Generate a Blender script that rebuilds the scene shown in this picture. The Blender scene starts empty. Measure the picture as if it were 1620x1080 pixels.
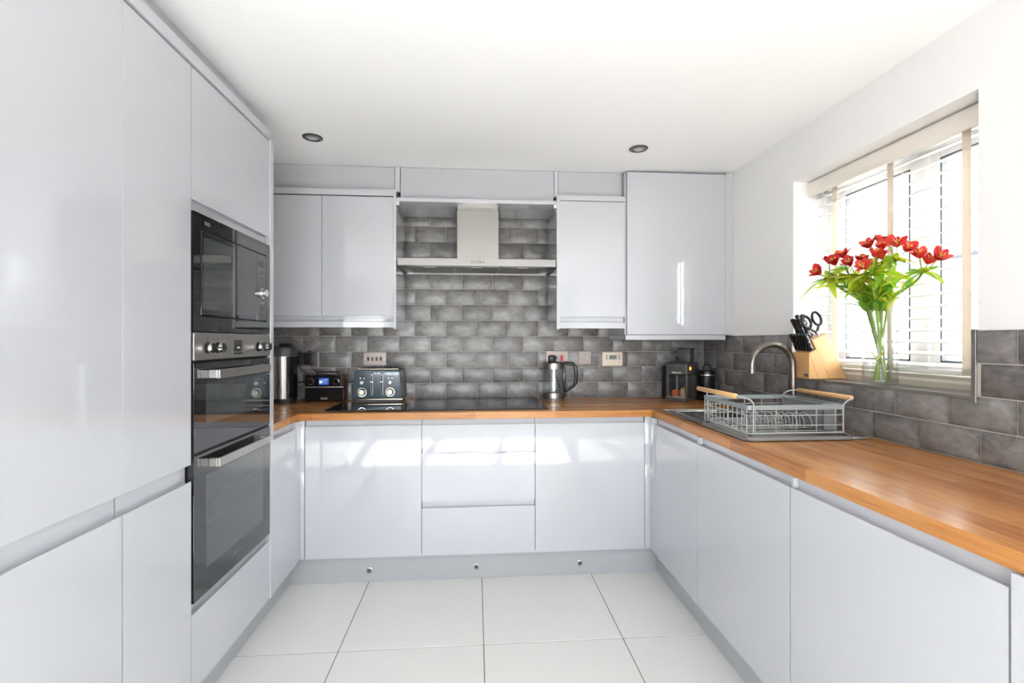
import bpy, bmesh, math, random
from mathutils import Vector, Matrix
random.seed(7)
PI = math.pi
scn = bpy.context.scene
COL = scn.collection

# ------------------------------------------------------------------ camera, light, exposure
cam_d = bpy.data.cameras.new('camera')
cam_d.sensor_width = 36.0
cam_d.lens = 761.3 / 1620 * 36.0
cam_d.clip_start = 0.02
cam = bpy.data.objects.new('camera', cam_d)
cam.location = (0, -3.162, 1.278)
cam.rotation_euler = (PI / 2, 0, -0.0758)
COL.objects.link(cam)
scn.camera = cam

SKY_STRENGTH = 3.4
SUN_STRENGTH = 8.0
EXPOSURE = 2.6
world = bpy.data.worlds.new('sky')
world.use_nodes = True
scn.world = world
bgn = world.node_tree.nodes['Background']
bgn.inputs[0].default_value = (0.87, 0.935, 1.0, 1)
bgn.inputs[1].default_value = SKY_STRENGTH
sun_d = bpy.data.lights.new('sun', 'SUN')
sun_d.energy = SUN_STRENGTH
sun_d.angle = 0.02
sun_d.color = (1.0, 0.97, 0.93)
sun = bpy.data.objects.new('sun', sun_d)
sun.rotation_euler = Vector((0.06, -0.75, 0.50)).to_track_quat('Z', 'Y').to_euler()
sun.location = (-4, -8, 8)
COL.objects.link(sun)


def portal(name, loc, rot, sx, sy):
    d = bpy.data.lights.new(name, 'AREA')
    d.shape = 'RECTANGLE'; d.size = sx; d.size_y = sy
    d.cycles.is_portal = True
    o = bpy.data.objects.new(name, d)
    o.location = loc; o.rotation_euler = rot
    COL.objects.link(o)


portal('sky_portal_added_window', (.025, -5.56, 1.21), (PI / 2, 0, 0), 2.45, .98)
portal('sky_portal_window', (1.83, -1.352, 1.585), (PI / 2, 0, PI / 2), 0.87, 0.95)
scn.view_settings.view_transform = 'Standard'
scn.view_settings.look = 'None'
scn.view_settings.exposure = EXPOSURE
scn.view_settings.gamma = 1.0
scn.view_settings.use_curve_mapping = False
scn.cycles.max_bounces = 14
scn.cycles.diffuse_bounces = 7
scn.cycles.glossy_bounces = 6
scn.cycles.transmission_bounces = 10
scn.cycles.transparent_max_bounces = 16
scn.cycles.sample_clamp_indirect = 8.0
scn.cycles.caustics_reflective = False
scn.cycles.caustics_refractive = False


# ------------------------------------------------------------------ materials
def pm(name, col, rough=0.5, metal=0.0, **kw):
    m = bpy.data.materials.new(name)
    m.use_nodes = True
    b = m.node_tree.nodes['Principled BSDF']
    b.inputs['Base Color'].default_value = (*col, 1)
    b.inputs['Roughness'].default_value = rough
    b.inputs['Metallic'].default_value = metal
    for k, v in kw.items():
        b.inputs[k.replace('_', ' ')].default_value = v
    return m


def nodes(m):
    nt = m.node_tree
    return nt, nt.nodes['Principled BSDF'], nt.nodes.new, nt.links.new


def ramp(nt, stops):
    r = nt.nodes.new('ShaderNodeValToRGB')
    e = r.color_ramp.elements
    e[0].position, e[0].color = stops[0][0], (*stops[0][1], 1)
    e[1].position, e[1].color = stops[-1][0], (*stops[-1][1], 1)
    for p, c in stops[1:-1]:
        n = e.new(p); n.color = (*c, 1)
    return r


def mathn(nt, op, a, b=None, clamp=False):
    n = nt.nodes.new('ShaderNodeMath'); n.operation = op; n.use_clamp = clamp
    for i, v in enumerate((a, b)):
        if v is None: continue
        if isinstance(v, (int, float)): n.inputs[i].default_value = v
        else: nt.links.new(v, n.inputs[i])
    return n.outputs[0]


def add_bump(m, scale, strength, dist=0.001, stretch=None, detail=3.0):
    nt, b, N, L = nodes(m)
    tc = N('ShaderNodeTexCoord'); nz = N('ShaderNodeTexNoise'); bp = N('ShaderNodeBump')
    nz.inputs['Scale'].default_value = scale; nz.inputs['Detail'].default_value = detail
    bp.inputs['Strength'].default_value = strength; bp.inputs['Distance'].default_value = dist
    src = tc.outputs['Object']
    if stretch:
        mp = N('ShaderNodeMapping'); mp.inputs['Scale'].default_value = stretch
        L(src, mp.inputs[0]); src = mp.outputs[0]
    L(src, nz.inputs['Vector']); L(nz.outputs[0], bp.inputs['Height']); L(bp.outputs[0], b.inputs['Normal'])
    return m


def brushed(name, col, rough, stretch):
    m = pm(name, col, rough, 1.0)
    nt, b, N, L = nodes(m)
    tc = N('ShaderNodeTexCoord'); mp = N('ShaderNodeMapping'); nz = N('ShaderNodeTexNoise')
    mp.inputs['Scale'].default_value = stretch
    nz.inputs['Scale'].default_value = 30; nz.inputs['Detail'].default_value = 4
    L(tc.outputs['Object'], mp.inputs[0]); L(mp.outputs[0], nz.inputs['Vector'])
    r = mathn(nt, 'MULTIPLY_ADD', nz.outputs[0], 0.16)
    r.node.inputs[2].default_value = rough - 0.08
    L(r, b.inputs['Roughness'])
    bp = N('ShaderNodeBump'); bp.inputs['Strength'].default_value = 0.05; bp.inputs['Distance'].default_value = 0.0005
    L(nz.outputs[0], bp.inputs['Height']); L(bp.outputs[0], b.inputs['Normal'])
    return m


def wood_worktop(name, rot):
    m = pm(name, (0.45, 0.2, 0.07), 0.24)
    nt, b, N, L = nodes(m)
    tc = N('ShaderNodeTexCoord'); mp = N('ShaderNodeMapping'); mp.inputs['Rotation'].default_value = (0, 0, rot)
    L(tc.outputs['Object'], mp.inputs[0])
    br = N('ShaderNodeTexBrick')
    br.inputs['Scale'].default_value = 1.0; br.inputs['Mortar Size'].default_value = 0.0
    br.inputs['Brick Width'].default_value = 0.42; br.inputs['Row Height'].default_value = 0.034
    br.inputs['Bias'].default_value = 0.0; br.offset = 0.37; br.squash = 1.0
    br.inputs['Color1'].default_value = (0.2, 0.2, 0.2, 1); br.inputs['Color2'].default_value = (0.8, 0.8, 0.8, 1)
    L(mp.outputs[0], br.inputs['Vector'])
    mp2 = N('ShaderNodeMapping'); mp2.inputs['Scale'].default_value = (2.0, 40, 40)
    L(mp.outputs[0], mp2.inputs[0])
    nz = N('ShaderNodeTexNoise'); nz.inputs['Scale'].default_value = 2.2; nz.inputs['Detail'].default_value = 6; nz.inputs['Roughness'].default_value = 0.62
    nz.inputs['Distortion'].default_value = 0.5
    L(mp2.outputs[0], nz.inputs['Vector'])
    mp3 = N('ShaderNodeMapping'); mp3.inputs['Scale'].default_value = (1.2, 7, 7)
    L(mp.outputs[0], mp3.inputs[0])
    n2 = N('ShaderNodeTexNoise'); n2.inputs['Scale'].default_value = 1.7; n2.inputs['Detail'].default_value = 3
    L(mp3.outputs[0], n2.inputs['Vector'])
    sep = N('ShaderNodeSeparateColor'); L(br.outputs[0], sep.inputs[0])
    v = mathn(nt, 'MULTIPLY', sep.outputs[0], 0.34)
    v = mathn(nt, 'ADD', v, mathn(nt, 'MULTIPLY', nz.outputs[0], 0.62))
    v = mathn(nt, 'ADD', v, mathn(nt, 'MULTIPLY', n2.outputs[0], 0.3))
    rp = ramp(nt, [(0.34, (0.17, 0.056, 0.015)), (0.52, (0.36, 0.135, 0.034)), (0.66, (0.47, 0.20, 0.055)), (0.9, (0.60, 0.30, 0.105))])
    L(v, rp.inputs[0]); L(rp.outputs[0], b.inputs['Base Color'])
    bp = N('ShaderNodeBump'); bp.inputs['Strength'].default_value = 0.12; bp.inputs['Distance'].default_value = 0.0008
    L(nz.outputs[0], bp.inputs['Height']); L(bp.outputs[0], b.inputs['Normal'])
    return m


def wood_light(name, stretch, c0, c1, rough=0.4):
    m = pm(name, c0, rough)
    nt, b, N, L = nodes(m)
    tc = N('ShaderNodeTexCoord'); mp = N('ShaderNodeMapping'); mp.inputs['Scale'].default_value = stretch
    nz = N('ShaderNodeTexNoise'); nz.inputs['Scale'].default_value = 6; nz.inputs['Detail'].default_value = 5
    L(tc.outputs['Object'], mp.inputs[0]); L(mp.outputs[0], nz.inputs['Vector'])
    rp = ramp(nt, [(0.3, c0), (0.7, c1)])
    L(nz.outputs[0], rp.inputs[0]); L(rp.outputs[0], b.inputs['Base Color'])
    return m


def tile_mat():
    m = pm('grey_glazed_tile', (0.25, 0.24, 0.235), 0.3)
    nt, b, N, L = nodes(m)
    tc = N('ShaderNodeTexCoord'); oi = N('ShaderNodeObjectInfo')
    off = N('ShaderNodeVectorMath'); off.operation = 'SCALE'; off.inputs[0].default_value = (37, 19, 53)
    L(oi.outputs['Random'], off.inputs['Scale'])
    ad = N('ShaderNodeVectorMath'); ad.operation = 'ADD'
    L(tc.outputs['Object'], ad.inputs[0]); L(off.outputs[0], ad.inputs[1])
    mp = N('ShaderNodeMapping'); mp.inputs['Scale'].default_value = (1.0, 1.0, 1.6); L(ad.outputs[0], mp.inputs[0])
    n1 = N('ShaderNodeTexNoise'); n1.inputs['Scale'].default_value = 14; n1.inputs['Detail'].default_value = 4; n1.inputs['Roughness'].default_value = 0.55
    n1.inputs['Distortion'].default_value = 0.9
    L(mp.outputs[0], n1.inputs['Vector'])
    # glaze pools dark along the rim of each tile
    sp = N('ShaderNodeSeparateXYZ'); L(tc.outputs['Generated'], sp.inputs[0])
    ex = mathn(nt, 'MULTIPLY', mathn(nt, 'MINIMUM', sp.outputs[0], mathn(nt, 'SUBTRACT', 1.0, sp.outputs[0])), 2.0)
    ez = mathn(nt, 'MINIMUM', sp.outputs[2], mathn(nt, 'SUBTRACT', 1.0, sp.outputs[2]))
    ed = mathn(nt, 'MINIMUM', ex, ez)
    n2 = N('ShaderNodeTexNoise'); n2.inputs['Scale'].default_value = 22; n2.inputs['Detail'].default_value = 2
    L(ad.outputs[0], n2.inputs['Vector'])
    ed = mathn(nt, 'ADD', ed, mathn(nt, 'MULTIPLY', mathn(nt, 'SUBTRACT', n2.outputs[0], 0.5), 0.16))
    ed = mathn(nt, 'MULTIPLY', ed, 7.0, clamp=True)
    v = mathn(nt, 'MULTIPLY', n1.outputs[0], 0.95)
    v = mathn(nt, 'ADD', v, mathn(nt, 'MULTIPLY', mathn(nt, 'SUBTRACT', oi.outputs['Random'], 0.5), 0.2))
    v = mathn(nt, 'ADD', v, mathn(nt, 'MULTIPLY', mathn(nt, 'SUBTRACT', ed, 1.0), 0.17))
    rp = ramp(nt, [(0.18, (0.095, 0.089, 0.086)), (0.42, (0.182, 0.173, 0.169)), (0.6, (0.245, 0.236, 0.231)), (0.78, (0.345, 0.336, 0.331))])
    L(v, rp.inputs[0]); L(rp.outputs[0], b.inputs['Base Color'])
    bp = N('ShaderNodeBump'); bp.inputs['Strength'].default_value = 0.35; bp.inputs['Distance'].default_value = 0.002
    L(n1.outputs[0], bp.inputs['Height']); L(bp.outputs[0], b.inputs['Normal'])
    return m


def thin_glass(name, tint=(1, 1, 1), pw=3.0, k0=0.03):
    m = bpy.data.materials.new(name); m.use_nodes = True
    nt = m.node_tree; nt.nodes.clear()
    out = nt.nodes.new('ShaderNodeOutputMaterial'); mx = nt.nodes.new('ShaderNodeMixShader')
    tr = nt.nodes.new('ShaderNodeBsdfTransparent'); gl = nt.nodes.new('ShaderNodeBsdfGlossy'); lw = nt.nodes.new('ShaderNodeLayerWeight')
    tr.inputs[0].default_value = (*tint, 1); gl.inputs['Roughness'].default_value = 0.0
    f = mathn(nt, 'POWER', lw.outputs['Facing'], pw)
    f = mathn(nt, 'MULTIPLY_ADD', f, 0.6); f.node.inputs[2].default_value = k0
    nt.links.new(f, mx.inputs[0]); nt.links.new(tr.outputs[0], mx.inputs[1]); nt.links.new(gl.outputs[0], mx.inputs[2])
    nt.links.new(mx.outputs[0], out.inputs[0])
    return m


def translucent(name, col, amount, rough=0.5, vary=None):
    m = pm(name, col, rough)
    nt, b, N, L = nodes(m)
    out = nt.nodes['Material Output']
    tl = N('ShaderNodeBsdfTranslucent'); tl.inputs[0].default_value = (*col, 1)
    mx = N('ShaderNodeMixShader'); mx.inputs[0].default_value = amount
    if vary:
        oi = N('ShaderNodeObjectInfo')
        rp = ramp(nt, vary); L(oi.outputs['Random'], rp.inputs[0])
        L(rp.outputs[0], b.inputs['Base Color']); L(rp.outputs[0], tl.inputs[0])
    L(b.outputs[0], mx.inputs[1]); L(tl.outputs[0], mx.inputs[2]); L(mx.outputs[0], out.inputs[0])
    return m


def emit(name, col, s):
    return pm(name, (0, 0, 0), 0.4, Emission_Color=(*col, 1), Emission_Strength=s)


GLOSS = pm('gloss_white_lacquer', (0.49, 0.50, 0.53), 0.06, IOR=1.55, Coat_Weight=0.8, Coat_Roughness=0.02)
CARC = pm('white_board', (0.44, 0.445, 0.47), 0.25)
PLINTH = pm('satin_grey_plinth', (0.40, 0.41, 0.43), 0.3)
PLASTER = add_bump(pm('white_emulsion', (0.79, 0.785, 0.78), 0.75), 90, 0.05)
CEIL = add_bump(pm('white_ceiling_paint', (0.90, 0.90, 0.90), 0.8), 60, 0.04)
TILE = tile_mat()
GROUT = pm('pale_grout', (0.55, 0.52, 0.48), 0.9)
DARKGROUT = pm('dark_grout', (0.06, 0.055, 0.05), 0.9)
FLOORT = add_bump(pm('polished_porcelain', (0.77, 0.765, 0.745), 0.34), 3, 0.02)
WOODX = wood_worktop('oak_block_worktop', 0.0)
WOODY = wood_worktop('oak_block_worktop_return', PI / 2)
STEEL = brushed('brushed_steel', (0.46, 0.445, 0.425), 0.36, (0.4, 30, 30))
HOODST = brushed('hood_steel', (0.27, 0.26, 0.25), 0.42, (0.4, 30, 30))
STEELV = brushed('brushed_steel_upright', (0.42, 0.405, 0.385), 0.28, (30, 30, 0.4))
CHROME = pm('chrome', (0.8, 0.8, 0.8), 0.08, 1.0)
SINKST = brushed('sink_steel', (0.66, 0.66, 0.65), 0.24, (1, 20, 20))
GUNMET = brushed('gunmetal', (0.20, 0.175, 0.155), 0.3, (20, 20, 1))
NICKEL = brushed('satin_nickel_plate', (0.21, 0.18, 0.165), 0.38, (1, 20, 20))
BLACKG = pm('black_glass', (0.012, 0.013, 0.015), 0.03, Coat_Weight=0.5, Coat_Roughness=0.02)
HOBG = pm('hob_glass', (0.010, 0.010, 0.012), 0.06, Specular_IOR_Level=0.22)
SMOKEG = pm('smoked_oven_glass', (0.055, 0.062, 0.062), 0.05, Coat_Weight=0.6, Coat_Roughness=0.03)
BLACKP = pm('black_plastic', (0.012, 0.012, 0.013), 0.35)
BLACKM = pm('black_gloss_plastic', (0.01, 0.01, 0.011), 0.15)
DGREY = pm('dark_grey_plastic', (0.07, 0.068, 0.066), 0.4)
MGREY = pm('mid_grey_plastic', (0.17, 0.18, 0.185), 0.45)
WIREG = pm('grey_coated_wire', (0.36, 0.37, 0.365), 0.4)
WIREB = pm('blue_grey_coated_band', (0.25, 0.28, 0.285), 0.42)
TRAYM = pm('grey_drip_tray', (0.20, 0.20, 0.195), 0.42)
WHITEP = pm('white_plastic', (0.8, 0.8, 0.78), 0.35)
CREAM = pm('cream_plastic', (0.78, 0.70, 0.57), 0.45)
LEDGE = pm('cream_painted_ledge', (0.72, 0.66, 0.56), 0.45)
REDP = pm('red_switch', (0.55, 0.015, 0.02), 0.3)
TOASTB = pm('slate_blue_enamel', (0.075, 0.105, 0.13), 0.22, Coat_Weight=0.5)
CHAMP = pm('champagne_metal', (0.70, 0.62, 0.46), 0.22, 1.0)
BEECH = wood_light('beech_block', (1, 1, 0.12), (0.58, 0.30, 0.11), (0.72, 0.43, 0.19))
BEECHY = wood_light('beech_handle', (1, 0.12, 1), (0.60, 0.33, 0.13), (0.76, 0.48, 0.23))
BROWN = wood_light('brown_leather', (1, 1, 1), (0.09, 0.03, 0.012), (0.14, 0.05, 0.02))
GLASS = pm('clear_glass', (1, 1, 1), 0.0, Transmission_Weight=1.0, IOR=1.45)
PANE = thin_glass('window_glass')
VASEG = thin_glass('clear_vase_glass', (.97, .98, .975), 2.2, .045)
WATER = thin_glass('clear_water', (.985, .995, .985), 4.0, .012)
SLATM = translucent('white_slat', (0.86, 0.84, 0.81), 0.22, 0.45)
TAPEM = translucent('cream_ladder_tape', (0.80, 0.73, 0.64), 0.5, 0.9)
UPVC = pm('white_upvc', (0.84, 0.84, 0.83), 0.3)
GASKET = pm('grey_gasket', (0.10, 0.11, 0.12), 0.6)
SCREEN = emit('lit_blue_screen', (0.008, 0.035, 0.2), 0.32)
SCREENL = emit('lit_pale_icon', (0.5, 0.7, 0.9), 0.22)
LCD = pm('grey_lcd', (0.16, 0.20, 0.20), 0.2)
AMBER = emit('lit_amber_button', (1.0, 0.40, 0.1), 0.35)
PRINT = pm('white_print', (0.75, 0.75, 0.74), 0.5)
DIMPRINT = pm('dim_grey_print', (0.14, 0.14, 0.145), 0.4)
DARKGAP = pm('painted_gap_shade', (0.02, 0.02, 0.02), 0.8)  # flat black painted in for the shade inside gaps and recesses
STEMM = translucent('green_stem', (0.30, 0.45, 0.06), 0.25)
LEAFM = translucent('alstroemeria_leaf', (0.3, 0.5, 0.05), 0.6, 0.4, [(0.0, (0.13, 0.34, 0.04)), (0.4, (0.36, 0.58, 0.04)), (0.75, (0.60, 0.70, 0.05)), (1.0, (0.80, 0.66, 0.06))])
PETALM = translucent('red_petal', (0.75, 0.05, 0.03), 0.35, 0.45, [(0.0, (0.34, 0.004, 0.010)), (0.5, (0.58, 0.02, 0.02)), (1.0, (0.76, 0.09, 0.06))])
STAMEN = pm('yellow_throat', (0.75, 0.55, 0.12), 0.6)
FRUITR = pm('red_fruit_print', (0.6, 0.10, 0.04), 0.5)
FRUITY = pm('yellow_fruit_print', (0.55, 0.40, 0.14), 0.5)
YELLOW = pm('yellow_sticker', (0.75, 0.50, 0.05), 0.5)
PAVE = pm('pale_paving', (0.55, 0.53, 0.50), 0.85)
RENDERW = pm('pale_render', (0.50, 0.49, 0.48), 0.85)
SLATE = pm('grey_slate', (0.06, 0.075, 0.1), 0.6)
BRICK = pm('red_brick', (0.3, 0.12, 0.08), 0.85)
nt, b, N, L = nodes(BRICK)
tc = N('ShaderNodeTexCoord'); mpn = N('ShaderNodeMapping'); mpn.inputs['Rotation'].default_value = (PI / 2, 0, PI / 2)
brk = N('ShaderNodeTexBrick'); brk.inputs['Scale'].default_value = 1
for k, v in (('Brick Width', 0.22), ('Row Height', 0.075), ('Mortar Size', 0.008)): brk.inputs[k].default_value = v
brk.inputs['Color1'].default_value = (0.13, 0.05, 0.045, 1); brk.inputs['Color2'].default_value = (0.09, 0.04, 0.038, 1); brk.inputs['Mortar'].default_value = (0.2, 0.18, 0.17, 1)
L(tc.outputs['Object'], mpn.inputs[0]); L(mpn.outputs[0], brk.inputs['Vector']); L(brk.outputs[0], b.inputs['Base Color'])

# ------------------------------------------------------------------ mesh helpers
ORG = {}


def thing(name, label, cat, loc=(0, 0, 0), rz=0.0, group=None, local=False):
    o = bpy.data.objects.new(name, None)
    o.empty_display_size = 0.05
    o.location = loc; o.rotation_euler = (0, 0, rz)
    o['label'] = label; o['category'] = cat
    if group: o['group'] = group
    COL.objects.link(o)
    ORG[o.name] = None if (local or rz) else tuple(loc)
    return o


def struct(name):
    o = bpy.data.objects.new(name, None); o['kind'] = 'structure'
    COL.objects.link(o); ORG[o.name] = None
    return o


class MB:
    def __init__(s): s.bm = bmesh.new()

    def face(s, vs):
        try: return s.bm.faces.new(vs)
        except ValueError: return None

    def box(s, x0, x1, y0, y1, z0, z1):
        x0, x1 = min(x0, x1), max(x0, x1); y0, y1 = min(y0, y1), max(y0, y1); z0, z1 = min(z0, z1), max(z0, z1)
        v = [s.bm.verts.new(p) for p in ((x0, y0, z0), (x1, y0, z0), (x1, y1, z0), (x0, y1, z0), (x0, y0, z1), (x1, y0, z1), (x1, y1, z1), (x0, y1, z1))]
        for q in ((3, 2, 1, 0), (4, 5, 6, 7), (0, 1, 5, 4), (1, 2, 6, 5), (2, 3, 7, 6), (3, 0, 4, 7)): s.face([v[i] for i in q])
        return s

    def prism(s, pts, lo, hi, axis):
        f = {'x': lambda a, b, t: (t, a, b), 'y': lambda a, b, t: (a, t, b), 'z': lambda a, b, t: (a, b, t)}[axis]
        A = [s.bm.verts.new(f(a, b, lo)) for a, b in pts]; B = [s.bm.verts.new(f(a, b, hi)) for a, b in pts]
        n = len(pts)
        for i in range(n): s.face([A[i], A[(i + 1) % n], B[(i + 1) % n], B[i]])
        s.face(A[::-1]); s.face(B)
        return s

    def tube(s, pts, r, seg=8, closed=False):
        P = [Vector(p) for p in pts]; n = len(P)
        R = r if isinstance(r, (list, tuple)) else [r] * n
        rings = []; up = None
        for i in range(n):
            if closed: t = (P[(i + 1) % n] - P[i - 1])
            else: t = P[min(i + 1, n - 1)] - P[max(i - 1, 0)]
            t.normalize()
            if up is None:
                up = Vector((0, 0, 1)) if abs(t.z) < 0.9 else Vector((1, 0, 0))
            up = (up - t * up.dot(t))
            if up.length < 1e-5: up = t.orthogonal()
            up.normalize(); sd = t.cross(up)
            rings.append([s.bm.verts.new(P[i] + (up * math.cos(2 * PI * k / seg) + sd * math.sin(2 * PI * k / seg)) * R[i]) for k in range(seg)])
        m = n if closed else n - 1
        for i in range(m):
            a, c = rings[i], rings[(i + 1) % n]
            for k in range(seg): s.face([a[k], c[k], c[(k + 1) % seg], a[(k + 1) % seg]])
        if not closed:
            s.face(rings[0]); s.face(rings[-1][::-1])
        return s

    def lathe(s, prof, origin=(0, 0, 0), axis=(0, 0, 1), seg=32, sx=1.0):
        O = Vector(origin); ax = Vector(axis).normalized()
        e1 = Vector((1, 0, 0)) if abs(ax.x) < 0.9 else Vector((0, 1, 0))
        e1 = (e1 - ax * e1.dot(ax)).normalized(); e2 = ax.cross(e1)
        rings = []
        for r, h in prof:
            if r < 1e-6: rings.append([s.bm.verts.new(O + ax * h)])
            else: rings.append([s.bm.verts.new(O + ax * h + (e1 * math.cos(2 * PI * k / seg) * sx + e2 * math.sin(2 * PI * k / seg)) * r) for k in range(seg)])
        for a, c in zip(rings, rings[1:]):
            for k in range(seg):
                k2 = (k + 1) % seg
                if len(a) == 1 and len(c) == 1: continue
                if len(a) == 1: s.face([a[0], c[k2], c[k]])
                elif len(c) == 1: s.face([a[k], a[k2], c[0]])
                else: s.face([a[k], a[k2], c[k2], c[k]])
        return s

    def strip(s, centre, widths, wdir, thick=0.0):
        "ribbon along centre points; widths per point; wdir per-point or one vector"
        P = [Vector(p) for p in centre]
        rows = []
        for i, p in enumerate(P):
            w = Vector(wdir[i] if isinstance(wdir, list) else wdir).normalized() * widths[i]
            rows.append((s.bm.verts.new(p - w), s.bm.verts.new(p + w)))
        for a, c in zip(rows, rows[1:]): s.face([a[0], a[1], c[1], c[0]])
        return s

    def mesh(s, name, org=None, bevel=0, seg=2, smooth=0):
        bm = s.bm
        if org: bmesh.ops.translate(bm, verts=bm.verts, vec=[-c for c in org])
        bmesh.ops.recalc_face_normals(bm, faces=bm.faces)
        if bevel:
            es = [e for e in bm.edges if len(e.link_faces) == 2 and e.calc_face_angle(0) > 0.6]
            bmesh.ops.bevel(bm, geom=es, offset=bevel, segments=seg, affect='EDGES', profile=0.5, clamp_overlap=True)
        me = bpy.data.meshes.new(name); bm.to_mesh(me); bm.free()
        if smooth:
            me.polygons.foreach_set('use_smooth', [True] * len(me.polygons))
            me.set_sharp_from_angle(angle=math.radians(smooth))
        return me

    def build(s, name, mat, parent=None, bevel=0, seg=2, smooth=0, label=None, org='auto'):
        if org == 'auto': org = ORG.get(parent.name) if parent else None
        me = s.mesh(name, org, bevel, seg, smooth)
        me.materials.append(mat)
        o = bpy.data.objects.new(name, me); COL.objects.link(o)
        if parent: o.parent = parent
        ORG[o.name] = org
        if label: o['label'] = label
        return o


def single(mb, name, mat, label, cat, group=None, **kw):
    o = mb.build(name, mat, None, **kw)
    o['label'] = label; o['category'] = cat
    if group: o['group'] = group
    return o


def share(src, parent, loc, name=None, rot=None):
    "another object on the same mesh"
    o = bpy.data.objects.new(name or src.name.split('.')[0], src.data if hasattr(src, 'data') else src)
    o.parent = parent; o.location = loc
    if rot: o.rotation_euler = rot
    COL.objects.link(o); ORG[o.name] = None
    return o


def text(s, size, mat, parent, loc, rot, name='lettering', ext=0.0004, sx=1.0):
    cu = bpy.data.curves.new(name, 'FONT'); cu.body = s; cu.size = size; cu.extrude = ext
    cu.align_x = 'CENTER'; cu.align_y = 'CENTER'; cu.resolution_u = 3
    t = bpy.data.objects.new(name, cu)
    me = bpy.data.meshes.new_from_object(t); bpy.data.objects.remove(t)
    me.materials.append(mat)
    o = bpy.data.objects.new(name, me); o.parent = parent
    org = ORG.get(parent.name)
    o.location = [a - b for a, b in zip(loc, org)] if org else loc
    o.rotation_euler = rot; o.scale = (sx, 1, 1)
    COL.objects.link(o)
    return o


def arc(cx, cy, r, a0, a1, n):
    return [(cx + r * math.cos(a0 + (a1 - a0) * i / n), cy + r * math.sin(a0 + (a1 - a0) * i / n)) for i in range(n + 1)]


def bez(p0, p1, p2, p3, n=12):
    p0, p1, p2, p3 = map(Vector, (p0, p1, p2, p3))
    out = []
    for i in range(n + 1):
        t = i / n; u = 1 - t
        out.append(p0 * u ** 3 + p1 * 3 * u * u * t + p2 * 3 * u * t * t + p3 * t ** 3)
    return out


# ------------------------------------------------------------------ the room shell
XL, XR, YB, YF, ZC = -1.52, 1.552, 0.008, -5.45, 2.30
floor = struct('floor')
MB().box(XL - .15, XR + .27, YF - .1, .2, -.06, -.0015).build('screed', DARKGROUT, floor)
fx0, fy0, ft = -0.565, -1.1294, 0.5997
fmesh = {}
for i in range(-2, 4):
    for j in range(-8, 2):
        x0, x1 = max(fx0 + i * ft, XL), min(fx0 + (i + 1) * ft, XR); y0, y1 = max(fy0 + j * ft, YF), min(fy0 + (j + 1) * ft, 0.0)
        if x1 - x0 < .02 or y1 - y0 < .02: continue
        w, h = round(x1 - x0 - .003, 4), round(y1 - y0 - .003, 4)
        if (w, h) not in fmesh:
            me = MB().box(-w / 2, w / 2, -h / 2, h / 2, -.008, 0).mesh('floor_tile', None, .0012, 1); me.materials.append(FLOORT); fmesh[(w, h)] = me
        share(fmesh[(w, h)], floor, ((x0 + x1) / 2, (y0 + y1) / 2, 0), 'floor_tile')

c = MB().box(XL - .15, XR + .27, YF - .1, .2, ZC, ZC + .12).build('ceiling', CEIL); c['kind'] = 'structure'
w = MB().box(XL - .15, XL, YF - .1, .2, -.06, ZC).build('wall_left', PLASTER); w['kind'] = 'structure'
wall_back = struct('wall_back')
MB().box(XL, XR, YB, .2, -.06, ZC).build('plaster', PLASTER, wall_back)
MB().box(XL, 1.546, .0025, YB, .87, 2.14).build('grout', GROUT, wall_back)
wall_right = struct('wall_right')
WY0, WY1, WZ0, WZ1 = -1.787, -0.917, 1.106, 2.06
m = MB()
m.box(XR, XR + .27, YF, WY0, -.06, ZC); m.box(XR, XR + .27, WY1, YB, -.06, ZC)
m.box(XR, XR + .27, WY0, WY1, -.06, WZ0 - .008); m.box(XR, XR + .27, WY0, WY1, WZ1, ZC)
m.build('plaster', PLASTER, wall_right)
m = MB(); m.box(1.5465, XR, -2.46, 0.0025, .87, 1.106)
m.box(1.5465, XR, -2.46, WY0, 1.106, 1.313); m.box(1.5465, XR, WY1, .0025, 1.106, 1.313)
m.build('grout', GROUT, wall_right)
wall_front = struct('wall_front')
m = MB()
GA, GB, GZ0, GZ = -1.2, 1.25, .72, 1.70  # invented opening behind the camera, sized for daylight and reflections
m.box(XL, GA, YF - .1, YF, -.06, ZC); m.box(GB, XR + .27, YF - .1, YF, -.06, ZC); m.box(GA, GB, YF - .1, YF, GZ, ZC); m.box(GA, GB, YF - .1, YF, -.06, GZ0)
m.build('plaster', PLASTER, wall_front)
wd = struct('added_rear_window')  # unseen window added to let sky and sun in from behind
for k in range(3):
    a = GA + k * (GB - GA) / 3; z = a + (GB - GA) / 3
    m = MB(); y0, y1 = YF - .08, YF - .02
    m.box(a, a + .055, y0, y1, GZ0, GZ); m.box(z - .055, z, y0, y1, GZ0, GZ); m.box(a + .055, z - .055, y0, y1, GZ0, GZ0 + .06); m.box(a + .055, z - .055, y0, y1, GZ - .06, GZ)
    m.build('sash', UPVC, wd)
    MB().box(a + .055, z - .055, YF - .053, YF - .047, GZ0 + .06, GZ - .06).build('pane', PANE, wd)

# wall tiles, one object each
TP, TW, G = .102, .202, .003
Z0 = .9048
tmesh = {}


def tile_obj(wall, a, bnd, zc, h, w_, axis, face):
    key = (round(w_, 3), round(h, 3))
    if key not in tmesh:
        me = MB().box(-w_ / 2, w_ / 2, 0, .008, -h / 2, h / 2).mesh('tile', None, .0016, 2, 40); me.materials.append(TILE); tmesh[key] = me
    dz = random.uniform(-.0004, .0004)
    if axis == 'x': share(tmesh[key], wall, (a, face + dz, zc), 'tile')
    else: share(tmesh[key], wall, (face + dz, a, zc), 'tile', (0, 0, -PI / 2))


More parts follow.
